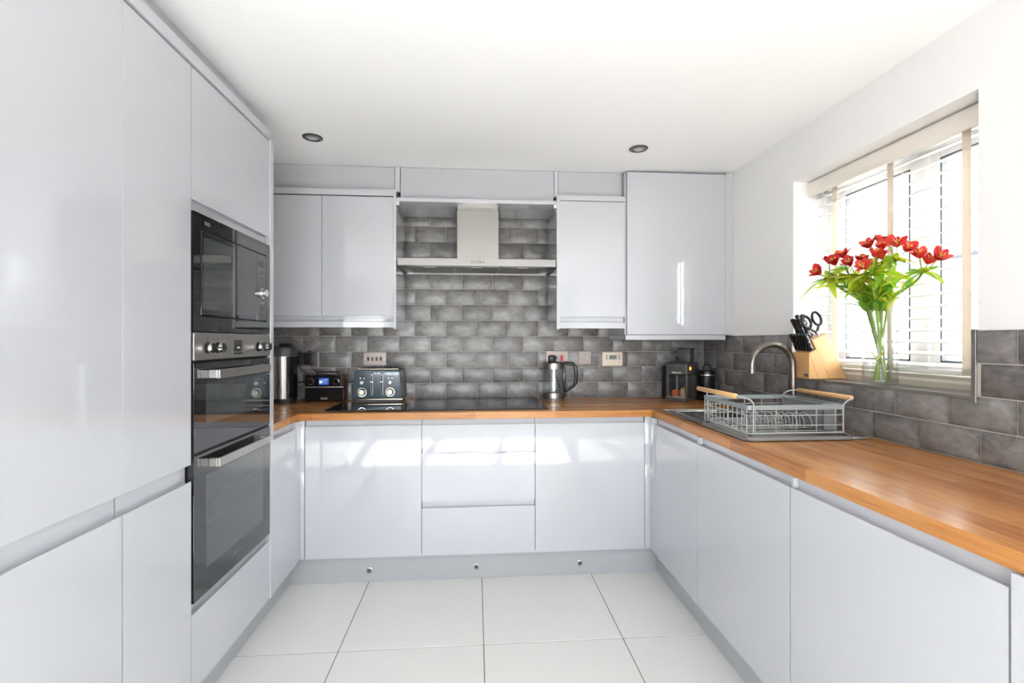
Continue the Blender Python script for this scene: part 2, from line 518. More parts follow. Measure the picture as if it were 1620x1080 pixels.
def tile_row(wall, k, lo, hi, joint, axis, face, ztop=None):
    z0 = Z0 + k * TP; z1 = min(z0 + TP, ztop) if ztop else z0 + TP
    n0 = math.floor((lo - joint) / TW)
    p = joint + n0 * TW
    while p < hi - 1e-6:
        a, c2 = max(p, lo), min(p + TW, hi)
        if c2 - a > .012: tile_obj(wall, (a + c2) / 2, None, (z0 + z1) / 2, z1 - z0 - G, c2 - a - G, axis, face)
        p += TW


A0 = -0.3927
for k in range(5):
    tile_row(wall_back, k, -1.51, 1.5435, A0 + (.101 if k % 2 else 0), 'x', 0.0)
for k in range(5, 12):
    tile_row(wall_back, k, -.465, .49, A0 + (.101 if k % 2 else 0), 'x', 0.0, 2.09 if k == 11 else None)
R0 = -1.2941
for k in range(2):
    tile_row(wall_right, k, -2.46, -.001, R0 - (0 if k % 2 else .101), 'y', 1.544)
for k in range(2, 4):
    tile_row(wall_right, k, -2.46, WY0 - .001, R0 - (0 if k % 2 else .101), 'y', 1.544)
    tile_row(wall_right, k, WY1 + .002, -.001, R0 - (0 if k % 2 else .101), 'y', 1.544)
# tiled sill and metal edging
p = WY0
while p < WY1 - .01:
    q = min(p + .202, WY1)
    MB().box(1.552, 1.705, p + .0015, q - .0015, 1.098, 1.107).build('sill_tile', TILE, wall_right, bevel=.001)
    p = q
MB().box(1.541, 1.5525, WY0, WY1, 1.0975, 1.109).build('sill_edging', STEEL, wall_right, bevel=.001)
MB().box(1.5405, 1.5525, WY0 - .001, WY0 + .013, 1.088, 1.316).build('tile_edging', STEEL, wall_right, bevel=.001)
MB().box(1.5445, 1.5525, WY1 - .001, WY1 + .003, 1.11, 1.316).build('tile_edging', STEEL, wall_right)
MB().box(1.551, 1.71, WY0 - .0, WY0 + .006, 1.109, 1.316).build('reveal_tile', TILE, wall_right)

# window in the side wall
win = struct('window_1')
FX0, FX1 = 1.735, 1.79
m = MB()
m.box(FX0, FX1, WY0, WY1, WZ1 - .05, WZ1); m.box(FX0, FX1, WY0, WY1, 1.098, 1.16)
m.box(FX0, FX1, WY0, WY0 + .055, 1.16, WZ1 - .05); m.box(FX0, FX1, WY1 - .055, WY1, 1.16, WZ1 - .05)
m.build('frame', UPVC, win, bevel=.003)
m = MB().prism([(1.707, 1.098), (1.707, 1.128), (1.716, 1.138), (1.716, 1.152), (1.735, 1.16), (1.735, 1.098)], WY0 + .001, WY1 - .001, 'y')
m.build('ledge', LEDGE, win, bevel=.0015)
ys = [WY0 + .055, -1.415, WY1 - .055]
for y in (-1.415,): MB().box(FX0, FX1, y - .024, y + .024, 1.16, WZ1 - .05).build('mullion', UPVC, win, bevel=.003)
for k in range(2):
    a = ys[k] + (.024 if k else 0); z = ys[k + 1] - (.024 if k < 1 else 0)
    m = MB(); s_ = .04; y0, y1, z0, z1 = a, z, 1.16, WZ1 - .05
    m.box(1.745, 1.78, y0, y0 + s_, z0, z1); m.box(1.745, 1.78, y1 - s_, y1, z0, z1); m.box(1.745, 1.78, y0 + s_, y1 - s_, z0, z0 + s_); m.box(1.745, 1.78, y0 + s_, y1 - s_, z1 - s_, z1)
    m.build('sash', UPVC, win, bevel=.002)
    m = MB(); g = .006
    for (p0, p1, q0, q1) in ((y0 + s_, y0 + s_ + g, z0 + s_, z1 - s_), (y1 - s_ - g, y1 - s_, z0 + s_, z1 - s_), (y0 + s_, y1 - s_, z0 + s_, z0 + s_ + g), (y0 + s_, y1 - s_, z1 - s_ - g, z1 - s_)):
        m.box(1.744, 1.781, p0, p1, q0, q1)
    m.build('gasket', GASKET, win)
    MB().box(1.761, 1.765, y0 + s_ + g, y1 - s_ - g, z0 + s_ + g, z1 - s_ - g).build('pane', PANE, win)

# recessed ceiling lights
DLG = 'recessed ceiling lights'
for n, (x, y) in enumerate(((-.813, -.684), (.862, -.669))):
    t = thing('downlight', ('round recessed chrome downlight in the ceiling near the tall oven cabinet', 'round recessed chrome downlight in the ceiling near the tall handleless wall cupboard')[n], 'ceiling light', (x, y, ZC), 0, DLG)
    MB().lathe([(.049, 0), (.049, -.003), (.045, -.006), (.034, -.006), (.031, -.001), (.031, 0)], (x, y, ZC), seg=40).build('bezel', pm('downlight_ring_%d' % n, (.16, .16, .16), .3, 1.0), t, smooth=40)
    MB().lathe([(.030, -.0005), (.030, -.0045), (.024, -.0062), (0, -.0058)], (x, y, ZC), seg=32).build('lamp_face', pm('lamp_glass_%d' % n, (.62, .62, .60), .1), t, smooth=40)
    MB().tube([(x + .0265 * math.cos(q), y + .0265 * math.sin(q), ZC - .0062) for q in [2 * PI * i / 24 for i in range(24)]], .0016, 6, True).build('retaining_ring', BLACKP, t, smooth=60)


# ------------------------------------------------------------------ fitted units
def front(parent, name, side, a0, a1, face, z0, z1, pull=None, lip=.03, mat=None, inset0=0, inset1=0):
    """handleless front: side 'B' faces -y, 'L' faces +x (left run), 'R' faces -x (right run)"""
    t = .0215
    if pull:
        prof = [(0, -.0025), (.0008, -.0007), (.0025, 0), (.0045, -.0012), (.0075, -.007), (.011, -.012), (.0145, -.012), (.0178, -.007), (.0192, 0), (.0194, .006), (.0194, lip), (t, lip)]
        if pull == 'top': pr = [(0, z0)] + [(d, z1 + h) for d, h in prof] + [(t, z0)]
        else: pr = [(0, z1)] + [(d, z0 - h) for d, h in prof] + [(t, z1)]
    else:
        pr = [(0, z0), (0, z1), (t, z1), (t, z0)]
    m = MB()
    if side == 'B': m.prism([(face + d, z) for d, z in pr], a0, a1, 'x')
    elif side == 'L': m.prism([(face - d, z) for d, z in pr], a0, a1, 'y')
    else: m.prism([(face + d, z) for d, z in pr], a0, a1, 'y')
    return m.build(name, mat or GLOSS, parent, bevel=0 if pull else .0012)


def carcass(parent, x0, x1, y0, y1, z0, z1, open_side, shelves=(), th=.016, mat=None):
    m = MB()
    if open_side in ('L', 'R'):
        m.box(x0, x1, y0, y0 + th, z0, z1); m.box(x0, x1, y1 - th, y1, z0, z1)
        m.box(x0, x1, y0 + th, y1 - th, z0, z0 + th); m.box(x0, x1, y0 + th, y1 - th, z1 - th, z1)
        bx = (x0, x0 + .008) if open_side == 'L' else (x1 - .008, x1)
        m.box(bx[0], bx[1], y0 + th, y1 - th, z0 + th, z1 - th)
        for z in shelves: m.box(x0 + .008, x1 - .008, y0 + th, y1 - th, z, z + th)
    else:
        m.box(x0, x0 + th, y0, y1, z0, z1); m.box(x1 - th, x1, y0, y1, z0, z1)
        m.box(x0 + th, x1 - th, y0, y1, z0, z0 + th); m.box(x0 + th, x1 - th, y0, y1, z1 - th, z1)
        m.box(x0 + th, x1 - th, y1 - .008, y1, z0 + th, z1 - th)
        for z in shelves: m.box(x0 + th, x1 - th, y0, y1 - .008, z, z + th)
    return m.build('carcass', mat or CARC, parent)


ZP = .1436
FL, FR, FB = -.908, .955, -.5867
XC0, XC1 = -1.512, -.931
# tall bank
t = thing('tall_cabinet', 'narrow full-height gloss white cupboard between the oven tower and the wider larder', 'cabinet', (-1.2, -1.7, ZP), 0, 'tall gloss white cupboards')
carcass(t, XC0, XC1, -1.846, -1.5465, ZP, 2.163, 'L', (.85,))
front(t, 'door', 'L', -1.8475, -1.5475, FL, .883, 2.161)
front(t, 'door', 'L', -1.8455, -1.5475, FL, ZP, .830, 'top', .046)
t = thing('tall_cabinet', 'wide full-height gloss white larder cupboard at the end of the tall bank', 'cabinet', (-1.2, -2.15, ZP), 0, 'tall gloss white cupboards')
carcass(t, XC0, XC1, -2.448, -1.849, ZP, 2.163, 'L', (.85,))
front(t, 'door', 'L', -2.4475, -1.8482, FL, .883, 2.161)
front(t, 'door', 'L', -2.4475, -1.8505, FL, ZP, .830, 'top', .05)
MB().box(XC0, -.903, -2.470, -2.4495, 0.0, 2.204).build('end_panel', GLOSS, t, bevel=.001)

t = thing('oven_cabinet', 'tall gloss white oven housing with top flap, bottom drawer and end panel', 'cabinet', (-1.2, -1.25, ZP))
m = MB(); th = .002
m.box(XC0, XC1, -1.5445, -1.5425, ZP, 2.163); m.box(XC0, XC1, -.9645, -.9625, ZP, 2.163)
for z in (ZP, .405, 1.306, 1.712, 2.147): m.box(XC0, XC1, -1.5425, -.9645, z, z + (.016 if z != 1.306 else .003))
m.box(XC0, XC0 + .008, -1.5425, -.9645, ZP + .016, 2.147)
m.build('carcass', CARC, t)
front(t, 'flap_door', 'L', -1.5435, -.9635, FL, 1.737, 2.161, 'bottom', .032)
front(t, 'drawer_front', 'L', -1.5435, -.9635, FL, ZP, .397, 'top', .032)
MB().box(XC0, -.902, -.9605, -.9295, ZP, 2.204).build('end_panel', GLOSS, t, bevel=.001)

m = MB().box(XC0, -.901, -2.47, -.9617, 2.166, 2.204)
single(m, 'cornice_board', GLOSS, 'long white cornice board capping the bank of tall cupboards', 'trim board', bevel=.001)
m = MB().box(-.985, -.968, -2.47, -1.0, 2.2045, ZC - .001)
single(m, 'ceiling_filler', CARC, 'long grey-white filler strip between tall cupboards and ceiling', 'filler panel', bevel=.0008)

# plinths with push-in lights
t = thing('plinth', 'grey kick board under the drawers with three small round lights', 'plinth', (0, -.55, 0), 0, 'kick boards')
MB().box(-.972, 1.007, -.554, -.538, 0.0005, .1425).build('board', PLINTH, t)
for (x, z) in ((-.562, .062), (.005, .062), (.572, .062)):
    lt = MB().lathe([(.0165, 0), (.0165, -.002), (.0135, -.0035), (.0105, -.0035), (.0105, -.001), (0, -.001)], (x, -.554, z), (0, 1, 0), 24).build('plinth_light', STEEL, t, smooth=40)
    MB().lathe([(.0098, -.0005), (.0098, -.003), (.005, -.0042), (0, -.0042)], (x, -.554, z), (0, 1, 0), 20).build('lens', DGREY, lt, smooth=40)
t = thing('plinth', 'grey kick board under the sink cupboards with one round light', 'plinth', (1.0, -1.5, 0), 0, 'kick boards')
MB().box(1.0075, 1.0235, -2.372, -.5545, 0.0005, .1425).build('board', PLINTH, t)
lt = MB().lathe([(.0165, 0), (.0165, -.002), (.0135, -.0035), (.0105, -.0035), (.0105, -.001), (0, -.001)], (1.0075, -.95, .105), (1, 0, 0), 24).build('plinth_light', STEEL, t, smooth=40)
MB().lathe([(.0098, -.0005), (.0098, -.003), (.005, -.0042), (0, -.0042)], (1.0075, -.95, .105), (1, 0, 0), 20).build('lens', DGREY, lt, smooth=40)
m = MB().box(-.988, -.9725, -2.4485, -.5545, 0.0005, .1425)
single(m, 'plinth', PLINTH, 'plain grey kick board under the tall oven cupboards', 'plinth', 'kick boards')

# base run under the hob
BG = 'gloss white base cupboards'
t = thing('base_cabinet', 'single-door gloss white base cupboard below the toaster and radio', 'cabinet', (-.58, -.3, ZP), 0, BG)
carcass(t, -.885, -.286, -.565, -.02, ZP, .866, 'B', (.5,))
front(t, 'door', 'B', -.8835, -.2855, FB, ZP, .836, 'top')
MB().prism([(-.936, -.564), (-.936, -.572), (-.932, -.5868), (-.926, -.5905), (-.887, -.5905), (-.887, -.564)], ZP, .866, 'z').build('corner_post', GLOSS, t, bevel=.002, smooth=40)
t = thing('drawer_cabinet', 'gloss white drawer unit with three handleless drawers under the hob', 'cabinet', (.02, -.3, ZP), 0, BG)
carcass(t, -.283, .319, -.565, -.02, ZP, .866, 'B')
front(t, 'drawer_front', 'B', -.2825, .3185, FB, .715, .836, 'top')
front(t, 'drawer_front', 'B', -.2825, .3185, FB, .428, .682, 'top', .031)
front(t, 'drawer_front', 'B', -.2825, .3185, FB, ZP, .396, 'top', .030)
t = thing('base_cabinet', 'single-door gloss white base cupboard below the glass kettle', 'cabinet', (.62, -.3, ZP), 0, BG)
carcass(t, .322, .922, -.565, -.02, ZP, .866, 'B', (.5,))
front(t, 'door', 'B', .3215, .9235, FB, ZP, .836, 'top')
MB().prism([(.974, -.564), (.974, -.572), (.970, -.5868), (.964, -.5905), (.926, -.5905), (.926, -.564)], ZP, .866, 'z').build('corner_post', GLOSS, t, bevel=.002, smooth=40)
t = thing('base_cabinet', 'slim gloss white corner cupboard beside the oven tower', 'cabinet', (-1.2, -.75, ZP), 0, BG)
carcass(t, XC0, XC1, -.9275, -.612, ZP, .866, 'L')
front(t, 'door', 'L', -.927, -.640, FL, ZP, .836, 'top')
MB().box(-.930, -.9095, -.638, -.592, ZP, .866).build('corner_post', GLOSS, t, bevel=.0015)
# run under the window
for n, (a, z, lab) in enumerate(((-1.15, -.649, 'gloss white corner base cupboard in front of the sink bowl'), (-1.764, -1.153, 'gloss white base cupboard below the dish rack'), (-2.368, -1.767, 'gloss white base cupboard at the end of the sink run'))):
    t = thing('base_cabinet', lab, 'cabinet', (1.25, (a + z) / 2, ZP), 0, BG)
    carcass(t, .977, 1.535, a + .001, z - .001, ZP, .866 if n == 2 else .70, 'R')
    front(t, 'door', 'R', a + .001, z - .001, FR, ZP, .836, 'top')
    MB().box(.959, .973, z - .0115 if n else a + .001, z - .001 if n else a + .010, .8365, .8665).build('rail_stile', GLOSS, t)
    if n == 0: MB().box(.956, .974, z, -.592, ZP, .866).build('corner_post', GLOSS, t, bevel=.0015)
    if n == 2: MB().box(.953, 1.54, -2.411, -2.3725, 0.0, .866).build('end_panel', GLOSS, t, bevel=.001)

# worktop: three sections jointed into one surface
ZW0, ZW1 = .868, .905
wt = thing('worktop', 'U-shaped oak block worktop with square front edge', 'worktop', (0, -.3, ZW0))
MB().box(-1.512, 1.5415, -.606, -.0005, ZW0, ZW1).build('rear_section', WOODX, wt, bevel=.0018)
MB().box(-1.512, -.910, -.928, -.6065, ZW0, ZW1).build('oven_side_section', WOODY, wt, bevel=.0018)
SX0, SX1, SY0, SY1 = 1.005, 1.505, -1.43, -.630
m = MB(); h = .012
m.box(.9615, SX0 + h, -2.46, -.6065, ZW0, ZW1); m.box(SX1 - h, 1.5415, -2.46, -.6065, ZW0, ZW1)
m.box(SX0 + h, SX1 - h, -2.46, SY0 + h, ZW0, ZW1); m.box(SX0 + h, SX1 - h, SY1 - h, -.6065, ZW0, ZW1)
bmesh.ops.remove_doubles(m.bm, verts=m.bm.verts, dist=1e-5)
m.build('window_side_section', WOODY, wt)

# wall cupboards
WG = 'gloss white wall cupboards'
FW = -.352
t = thing('wall_cabinet', 'two-door gloss white wall cupboard above the radio and toaster', 'cabinet', (-.87, -.18, 1.358), 0, WG)
carcass(t, -1.275, -.4695, -.329, -.009, 1.3925, 2.111, 'B', (1.62, 1.86))
front(t, 'door', 'B', -1.274, -.8725, FW, 1.423, 2.107, 'bottom', .027)
front(t, 'door', 'B', -.8697, -.4705, FW, 1.423, 2.107, 'bottom', .027)
MB().box(-1.275, -.4695, -.36, -.009, 2.1125, 2.146).build('cornice', GLOSS, t, bevel=.001)
MB().box(-1.275, -.4695, -.36, -.009, 1.358, 1.3915).build('base_rail', GLOSS, t, bevel=.001)
MB().box(-.469, -.4535, -.362, -.009, 1.350, 2.150).build('end_panel', GLOSS, t, bevel=.001)
t = thing('wall_cabinet', 'narrow single-door gloss white wall cupboard beside the cooker hood', 'cabinet', (.69, -.18, 1.352), 0, WG)
carcass(t, .4965, .8865, -.329, -.009, 1.3925, 2.1085, 'B', (1.62, 1.86))
front(t, 'door', 'B', .4975, .886, FW, 1.423, 2.107, 'bottom', .027)
MB().box(.4965, .8865, -.36, -.009, 2.1095, 2.139).build('cornice', GLOSS, t, bevel=.001)
MB().box(.4965, .8865, -.36, -.009, 1.355, 1.3915).build('base_rail', GLOSS, t, bevel=.001)
MB().box(.4765, .496, -.362, -.009, 1.350, 2.141).build('end_panel', GLOSS, t, bevel=.001)
t = thing('wall_cabinet', 'tall ceiling-height gloss white wall cupboard in the corner beside the window wall', 'cabinet', (1.2, -.18, 1.288), 0, WG)
carcass(t, .8895, 1.5065, -.329, -.009, 1.3175, 2.288, 'B', (1.62, 1.95))
front(t, 'door', 'B', .9005, 1.5065, -.36, 1.3195, 2.2865)
MB().box(.888, .8985, -.345, -.33, 1.3175, 2.288).build('side_edge', CARC, t)
MB().box(.8895, 1.5045, -.364, -.009, 1.288, 1.3165).build('base_rail', GLOSS, t, bevel=.001)
MB().box(1.508, 1.5505, -.36, -.30, 1.3165, 2.295).build('scribe_panel', GLOSS, t, bevel=.0008)
MB().tube([(.975, -.05, 1.2878), (.976, -.05, 1.262)], .003, 8).build('cable_tail', BLACKP, t)
# bridging shelf over the hood
t = thing('bridging_shelf', 'white shelf board bridging the two cupboards above the cooker hood', 'shelf', (0, -.18, 2.08))
MB().box(-.453, .476, -.361, -.009, 2.083, 2.104).build('board', GLOSS, t, bevel=.001)
for x0, x1 in ((-.4525, -.437), (.460, .4755)): MB().box(x0, x1, -.360, -.345, 2.062, 2.0825).build('corner_block', WHITEP, t, bevel=.001)
for x in (-.4525, .4725): MB().box(x, x + .003, -.33, -.02, 2.045, 2.06).build('side_rail', STEEL, t)
# fillers up to the ceiling
for (x0, x1, z0, lab) in ((-1.275, -.472, 2.1465, 'filler panel between the two-door wall cupboard and the ceiling'), (-.437, .4675, 2.1045, 'filler panel between the hood shelf and the ceiling'), (.4945, .8865, 2.1415, 'filler panel between the narrow wall cupboard and the ceiling')):
    single(MB().box(x0, x1, -.302, -.286, z0, ZC - .003), 'ceiling_infill', CARC, lab, 'filler panel', 'ceiling filler panels')
for (x0, x1, lab) in ((-.469, -.440, 'slim upright filler post between the two-door cupboard filler and hood filler'), (.470, .4915, 'slim upright filler post between the hood filler and narrow cupboard filler')):
    single(MB().box(x0, x1, -.309, -.286, 2.1515 if x0 < 0 else 2.1425, ZC - .003), 'filler_post', GLOSS, lab, 'filler panel', 'ceiling filler panels')

# ------------------------------------------------------------------ appliances in the tower
t = thing('microwave', 'built-in black glass microwave above the double oven', 'microwave', (-1.1, -1.25, 1.311))
XF = -.9045
MB().box(-1.3, -.93, -1.5, -1.0, 1.335, 1.69).build('body', DGREY, t)
m = MB(); y0, y1, z0, z1 = -1.5405, -.9665, 1.3115, 1.7000; iy0, iy1, iz0, iz1 = -1.502, -.999, 1.362, 1.650
m.box(-.929, XF, y0, iy0, z0, z1); m.box(-.929, XF, iy1, y1, z0, z1); m.box(-.929, XF, iy0, iy1, z0, iz0); m.box(-.929, XF, iy0, iy1, iz1, z1)
fr = m.build('surround', BLACKG, t)
MB().box(-.929, -.914, iy0, iy1, iz0, iz1).build('recess_shade', DARKGAP, t)  # dark sheet painting the shade in the recess round the door
d = MB().box(-.9135, XF + .001, iy0 + .004, -1.0905, iz0 + .004, iz1 - .004).build('door', BLACKG, t, bevel=.001)
MB().box(XF + .0011, XF + .0016, -1.488, -1.272, 1.385, 1.628).build('viewing_window', SMOKEG, d)
cp = MB().box(-.9135, XF + .001, -1.0890, iy1 - .004, iz0 + .004, iz1 - .004).build('control_panel', BLACKG, t, bevel=.001)
MB().lathe([(.021, 0), (.021, .004), (.0165, .005), (.0165, .020), (.0145, .022), (0, .022)], (XF + .001, -1.045, 1.482), (1, 0, 0), 32).build('knob', CHROME, cp, smooth=40)
MB().box(XF + .0011, XF + .0016, -1.067, -1.023, 1.592, 1.618).build('display', DGREY, cp)
for r in range(5):
    for q in range(3):
        MB().box(XF + .0011, XF + .002, -1.064 + q * .0145, -1.055 + q * .0145, 1.518 + r * .0135, 1.5215 + r * .0135).build('button', MGREY, cp)
for z in (1.437, 1.411, 1.385):
    MB().box(XF + .0011, XF + .002, -1.066, -1.024, z, z + .010).build('button', MGREY if z > 1.43 else DGREY, cp)
m = MB()
for k, (a, w_) in enumerate(((-1.478, .008), (-1.468, .006), (-1.460, .008), (-1.450, .006))): m.box(XF + .0001, XF + .0005, a, a + w_, 1.668, 1.681)
m.build('maker_mark', DIMPRINT, fr)

t = thing('double_oven', 'built-in double oven with steel control panel and two steel bar handles', 'oven', (-1.1, -1.25, .43))
MB().box(-1.45, -.929, -1.515, -.99, .435, 1.30).build('body', DGREY, t)
cp = MB().box(-.9285, -.903, -1.5405, -.9665, 1.2165, 1.3052).build('control_panel', STEEL, t, bevel=.0015)
for y in (-1.462, -1.398, -1.082, -1.018):
    kb = MB().lathe([(.0195, 0), (.0195, .003), (.0165, .0045), (.0165, .022), (.015, .024), (0, .024)], (-.903, y, 1.256), (1, 0, 0), 32).build('knob', BLACKM, cp, smooth=40)
    MB().lathe([(.0172, .011), (.0172, .0215), (.0166, .0215), (.0166, .011)], (-.903, y, 1.256), (1, 0, 0), 32).build('steel_band', CHROME, kb, smooth=40)
    MB().box(-.9029, -.9023, y - .002, y + .002, 1.286, 1.290).build('indicator_mark', BLACKP, cp)
dp = MB().box(-.9029, -.9015, -1.286, -1.222, 1.2295, 1.283).build('clock_display', BLACKG, cp)
MB().box(-.9014, -.9010, -1.262, -1.244, 1.252, 1.258).build('lit_digits', PRINT, dp)
for k in range(4): MB().box(-.9014, -.9008, -1.278 + k * .014, -1.271 + k * .014, 1.2365, 1.2405).build('button', MGREY, dp)
MB().box(-.9285, -.915, -1.5395, -.9675, 1.207, 1.2160).build('vent_slot_shade', DARKGAP, t)  # dark strip painting the shade in the slot above the upper door


def oven_door(z0, z1, hz, wz0, wz1, lab):
    d = MB().box(-.9285, -.9035, -1.5405, -.9665, z0, z1).build('oven_door', BLACKG, t, bevel=.001, label=lab)
    MB().box(-.90345, -.9029, -1.472, -1.037, wz0, wz1).build('viewing_window', SMOKEG, d)
    m = MB(); m.box(-.876, -.866, -1.455, -1.048, hz, hz + .030)
    m.box(-.9034, -.876, -1.455, -1.440, hz + .001, hz + .029); m.box(-.9034, -.876, -1.063, -1.048, hz + .001, hz + .029)
    m.build('bar_handle', STEEL, d, bevel=.0012)
    return d


oven_door(.9165, 1.2065, 1.1525, 1.0, 1.139, 'black glass upper oven door with steel bar handle')
d = oven_door(.4325, .9065, .852, .517, .830, 'black glass lower oven door with steel bar handle')
m = MB()
for k in range(6): m.box(-.90345, -.9032, -1.29 + k * .013, -1.281 + k * .013, .478, .486)
m.build('maker_mark', DIMPRINT, d)
for z in (.66, .745): MB().box(-.9029, -.9026, -1.465, -1.10, z, z + .003).build('oven_shelf', MGREY, d)
MB().box(-.9285, -.9085, -1.5395, -.9675, .9068, .9163).build('door_gap_shade', DARKGAP, t)  # dark strip painting the shade between the two oven doors

# ------------------------------------------------------------------ cooker hood
t = thing('cooker_hood', 'brushed steel chimney cooker hood between the wall cupboards', 'cooker hood', (.01, -.18, 1.712))
m = MB()
X0, X1 = -.4465, .4700
m.box(X0, X1, -.3615, -.352, 1.716, 1.7575); m.box(X0, X0 + .006, -.352, -.004, 1.716, 1.7575); m.box(X1 - .006, X1, -.352, -.004, 1.716, 1.7575)
m.box(X0 + .006, X1 - .006, -.352, -.004, 1.7515, 1.7575); m.box(X0 + .006, X1 - .006, -.012, -.004, 1.712, 1.7515)
m.build('canopy', HOODST, t)
MB().box(X0 + .007, X1 - .007, -.351, -.013, 1.726, 1.73).build('underside_panel', pm('hood_underside', (.30, .30, .30), .35, 1.0), t)
for k in range(3):
    a = -.40 + k * .277
    f = MB().box(a, a + .262, -.29, -.04, 1.7195, 1.7255).build('grease_filter', pm('filter_mesh_%d' % k, (.22, .22, .22), .45, .8), t, bevel=.001)
    MB().box(a + .10, a + .16, -.286, -.272, 1.7165, 1.7190).build('filter_latch', STEEL, f)
for x in (-.34, .285): MB().box(x, x + .12, -.325, -.300, 1.7235, 1.7255).build('light_lens', WHITEP, t)
m = MB(); m.box(-.109, .137, -.300, -.02, 1.7580, 2.050)
ch = m.build('chimney', HOODST, t, bevel=.001)
MB().box(-.105, .133, -.296, -.02, 2.0505, 2.0825).build('upper_chimney', HOODST, t)
for k in range(5):
    MB().lathe([(.0062, 0), (.0062, .003), (.005, .0045), (0, .0045)], (-.019 + k * .0168, -.3615, 1.737), (0, -1, 0), 20).build('push_button', GUNMET, t, smooth=40)
    MB().box(-.020 + k * .0168, -.018 + k * .0168, -.3619, -.3614, 1.7465, 1.7485).build('button_symbol', BLACKP, t)
MB().box(.1372, .1385, -.25, -.225, 1.985, 2.022).build('energy_sticker', YELLOW, t)

# ------------------------------------------------------------------ hob and glass board
t = thing('induction_hob', 'wide black glass induction hob set in the worktop', 'hob', (.005, -.27, ZW1))
g = MB().box(-.391, .400, -.535, -.020, .9053, .9095).build('glass_plate', HOBG, t, bevel=.0012)
for (x, y, r) in ((-.25, -.40, .09), (-.25, -.16, .075), (.01, -.27, .12), (.27, -.40, .075), (.27, -.16, .09)):
    MB().lathe([(r, .9096), (r, .9098), (r - .0015, .9098), (r - .0015, .9096)], (x, y, 0), (0, 0, 1), 48).build('zone_ring', DIMPRINT, g)
for k in range(7): MB().box(-.06 + k * .025, -.048 + k * .025, -.522, -.516, .9096, .9098).build('touch_mark', DIMPRINT, g)
t = thing('worktop_saver', 'black gloss glass worktop board in front of the toaster', 'glass board', (-.59, -.38, ZW1))
MB().box(-.797, -.396, -.550, -.213, .9085, .9135).build('glass', BLACKG, t, bevel=.0015)
for x in (-.77, -.42):
    for y in (-.52, -.24): MB().lathe([(.008, .9052), (.008, .9085)], (x, y, 0), seg=16).lathe([(0, .9052), (.008, .9052)], (x, y, 0), seg=16).build('rubber_foot', BLACKP, t)
# ------------------------------------------------------------------ sink and tap
t = thing('sink', 'inset stainless steel sink and drainer in the worktop under the dish rack', 'sink', (1.25, -1.03, ZW1))
BX0, BX1, BY0, BY1 = 1.055, 1.425, -1.005, -.690
m = MB(); z0, z1 = .9052, .9080
m.box(SX0, BX0, SY0, SY1, z0, z1); m.box(BX1, SX1, SY0, SY1, z0, z1); m.box(BX0, BX1, SY0, BY0, z0, z1); m.box(BX0, BX1, BY1, SY1, z0, z1)
m.build('deck', SINKST, t)
m = MB()
m.box(BX0, BX0 + .002, BY0, BY1, .745, .9052); m.box(BX1 - .002, BX1, BY0, BY1, .745, .9052); m.box(BX0, BX1, BY0, BY0 + .002, .745, .9052); m.box(BX0, BX1, BY1 - .002, BY1, .745, .9052)
m.box(BX0, BX1, BY0, BY1, .743, .745)
b_ = m.build('bowl', SINKST, t)
MB().lathe([(.04, .7455), (.038, .7475), (.02, .7465), (0, .7465)], ((BX0 + BX1) / 2, (BY0 + BY1) / 2, 0), seg=32).build('waste', CHROME, b_, smooth=40)
MB().tube([(*p, .9082) for p in ((BX0, BY0), (BX1, BY0), (BX1, BY1), (BX0, BY1))], .0035, 8, True).build('bowl_rim', CHROME, b_)
MB().tube([(*p, .9082) for p in ((SX0 + .004, SY0 + .004), (SX1 - .004, SY0 + .004), (SX1 - .004, SY1 - .004), (SX0 + .004, SY1 - .004))], .0035, 8, True).build('deck_lip', CHROME, t)
m = MB()
for k in range(9): m.box(1.06, 1.40, -1.40 + k * .042, -1.392 + k * .042, .9080, .9092)
m.build('drainer_ridges', SINKST, t)
m = MB(); e = .006
m.box(SX0 - e, SX0, SY0 - e, SY1 + e, .9051, .9066); m.box(SX1, SX1 + e, SY0 - e, SY1 + e, .9051, .9066); m.box(SX0, SX1, SY0 - e, SY0, .9051, .9066); m.box(SX0, SX1, SY1, SY1 + e, .9051, .9066)
m.build('seal', BLACKP, t)

t = thing('tap', 'gunmetal swan-neck kitchen tap behind the dish rack', 'tap', (1.478, -1.02, .908))
TX = 1.478
MB().lathe([(0, .9082), (.027, .9082), (.027, .914), (.0225, .918), (.0225, .985), (.020, .99), (0, .99)], (TX, -1.02, 0), seg=32).build('body', GUNMET, t, smooth=40)
pts = [(TX, -1.02, .985), (TX, -1.02, 1.05), (TX, -1.02, 1.11)] + [(x, -1.02, z) for x, z in arc(TX - .100, 1.165, .100, 0, PI, 20)] + [(TX - .200, -1.02, 1.138)]
MB().tube(pts, .0145, 20).build('spout', GUNMET, t, smooth=50)
MB().tube([(TX - .200, -1.02, 1.140), (TX - .200, -1.02, 1.130)], .0155, 20).build('nozzle', GUNMET, t, smooth=50)
MB().tube([(TX, -1.038, .955), (TX, -1.06, .957), (TX - .004, -1.11, .972)], [.013, .008, .0055], 14).build('lever', GUNMET, t, smooth=50)

# ------------------------------------------------------------------ dish rack
t = thing('dish_rack', 'grey wire dish rack with two wooden handles on a drip tray', 'dish rack', (1.21, -1.26, .909))
RX0, RX1, RY0, RY1 = 1.014, 1.402, -1.438, -1.084


def rrect(x0, x1, y0, y1, r, n=5):
    p = []
    for cx, cy, a in ((x1 - r, y1 - r, 0), (x0 + r, y1 - r, PI / 2), (x0 + r, y0 + r, PI), (x1 - r, y0 + r, 1.5 * PI)): p += arc(cx, cy, r, a, a + PI / 2, n)
    return p


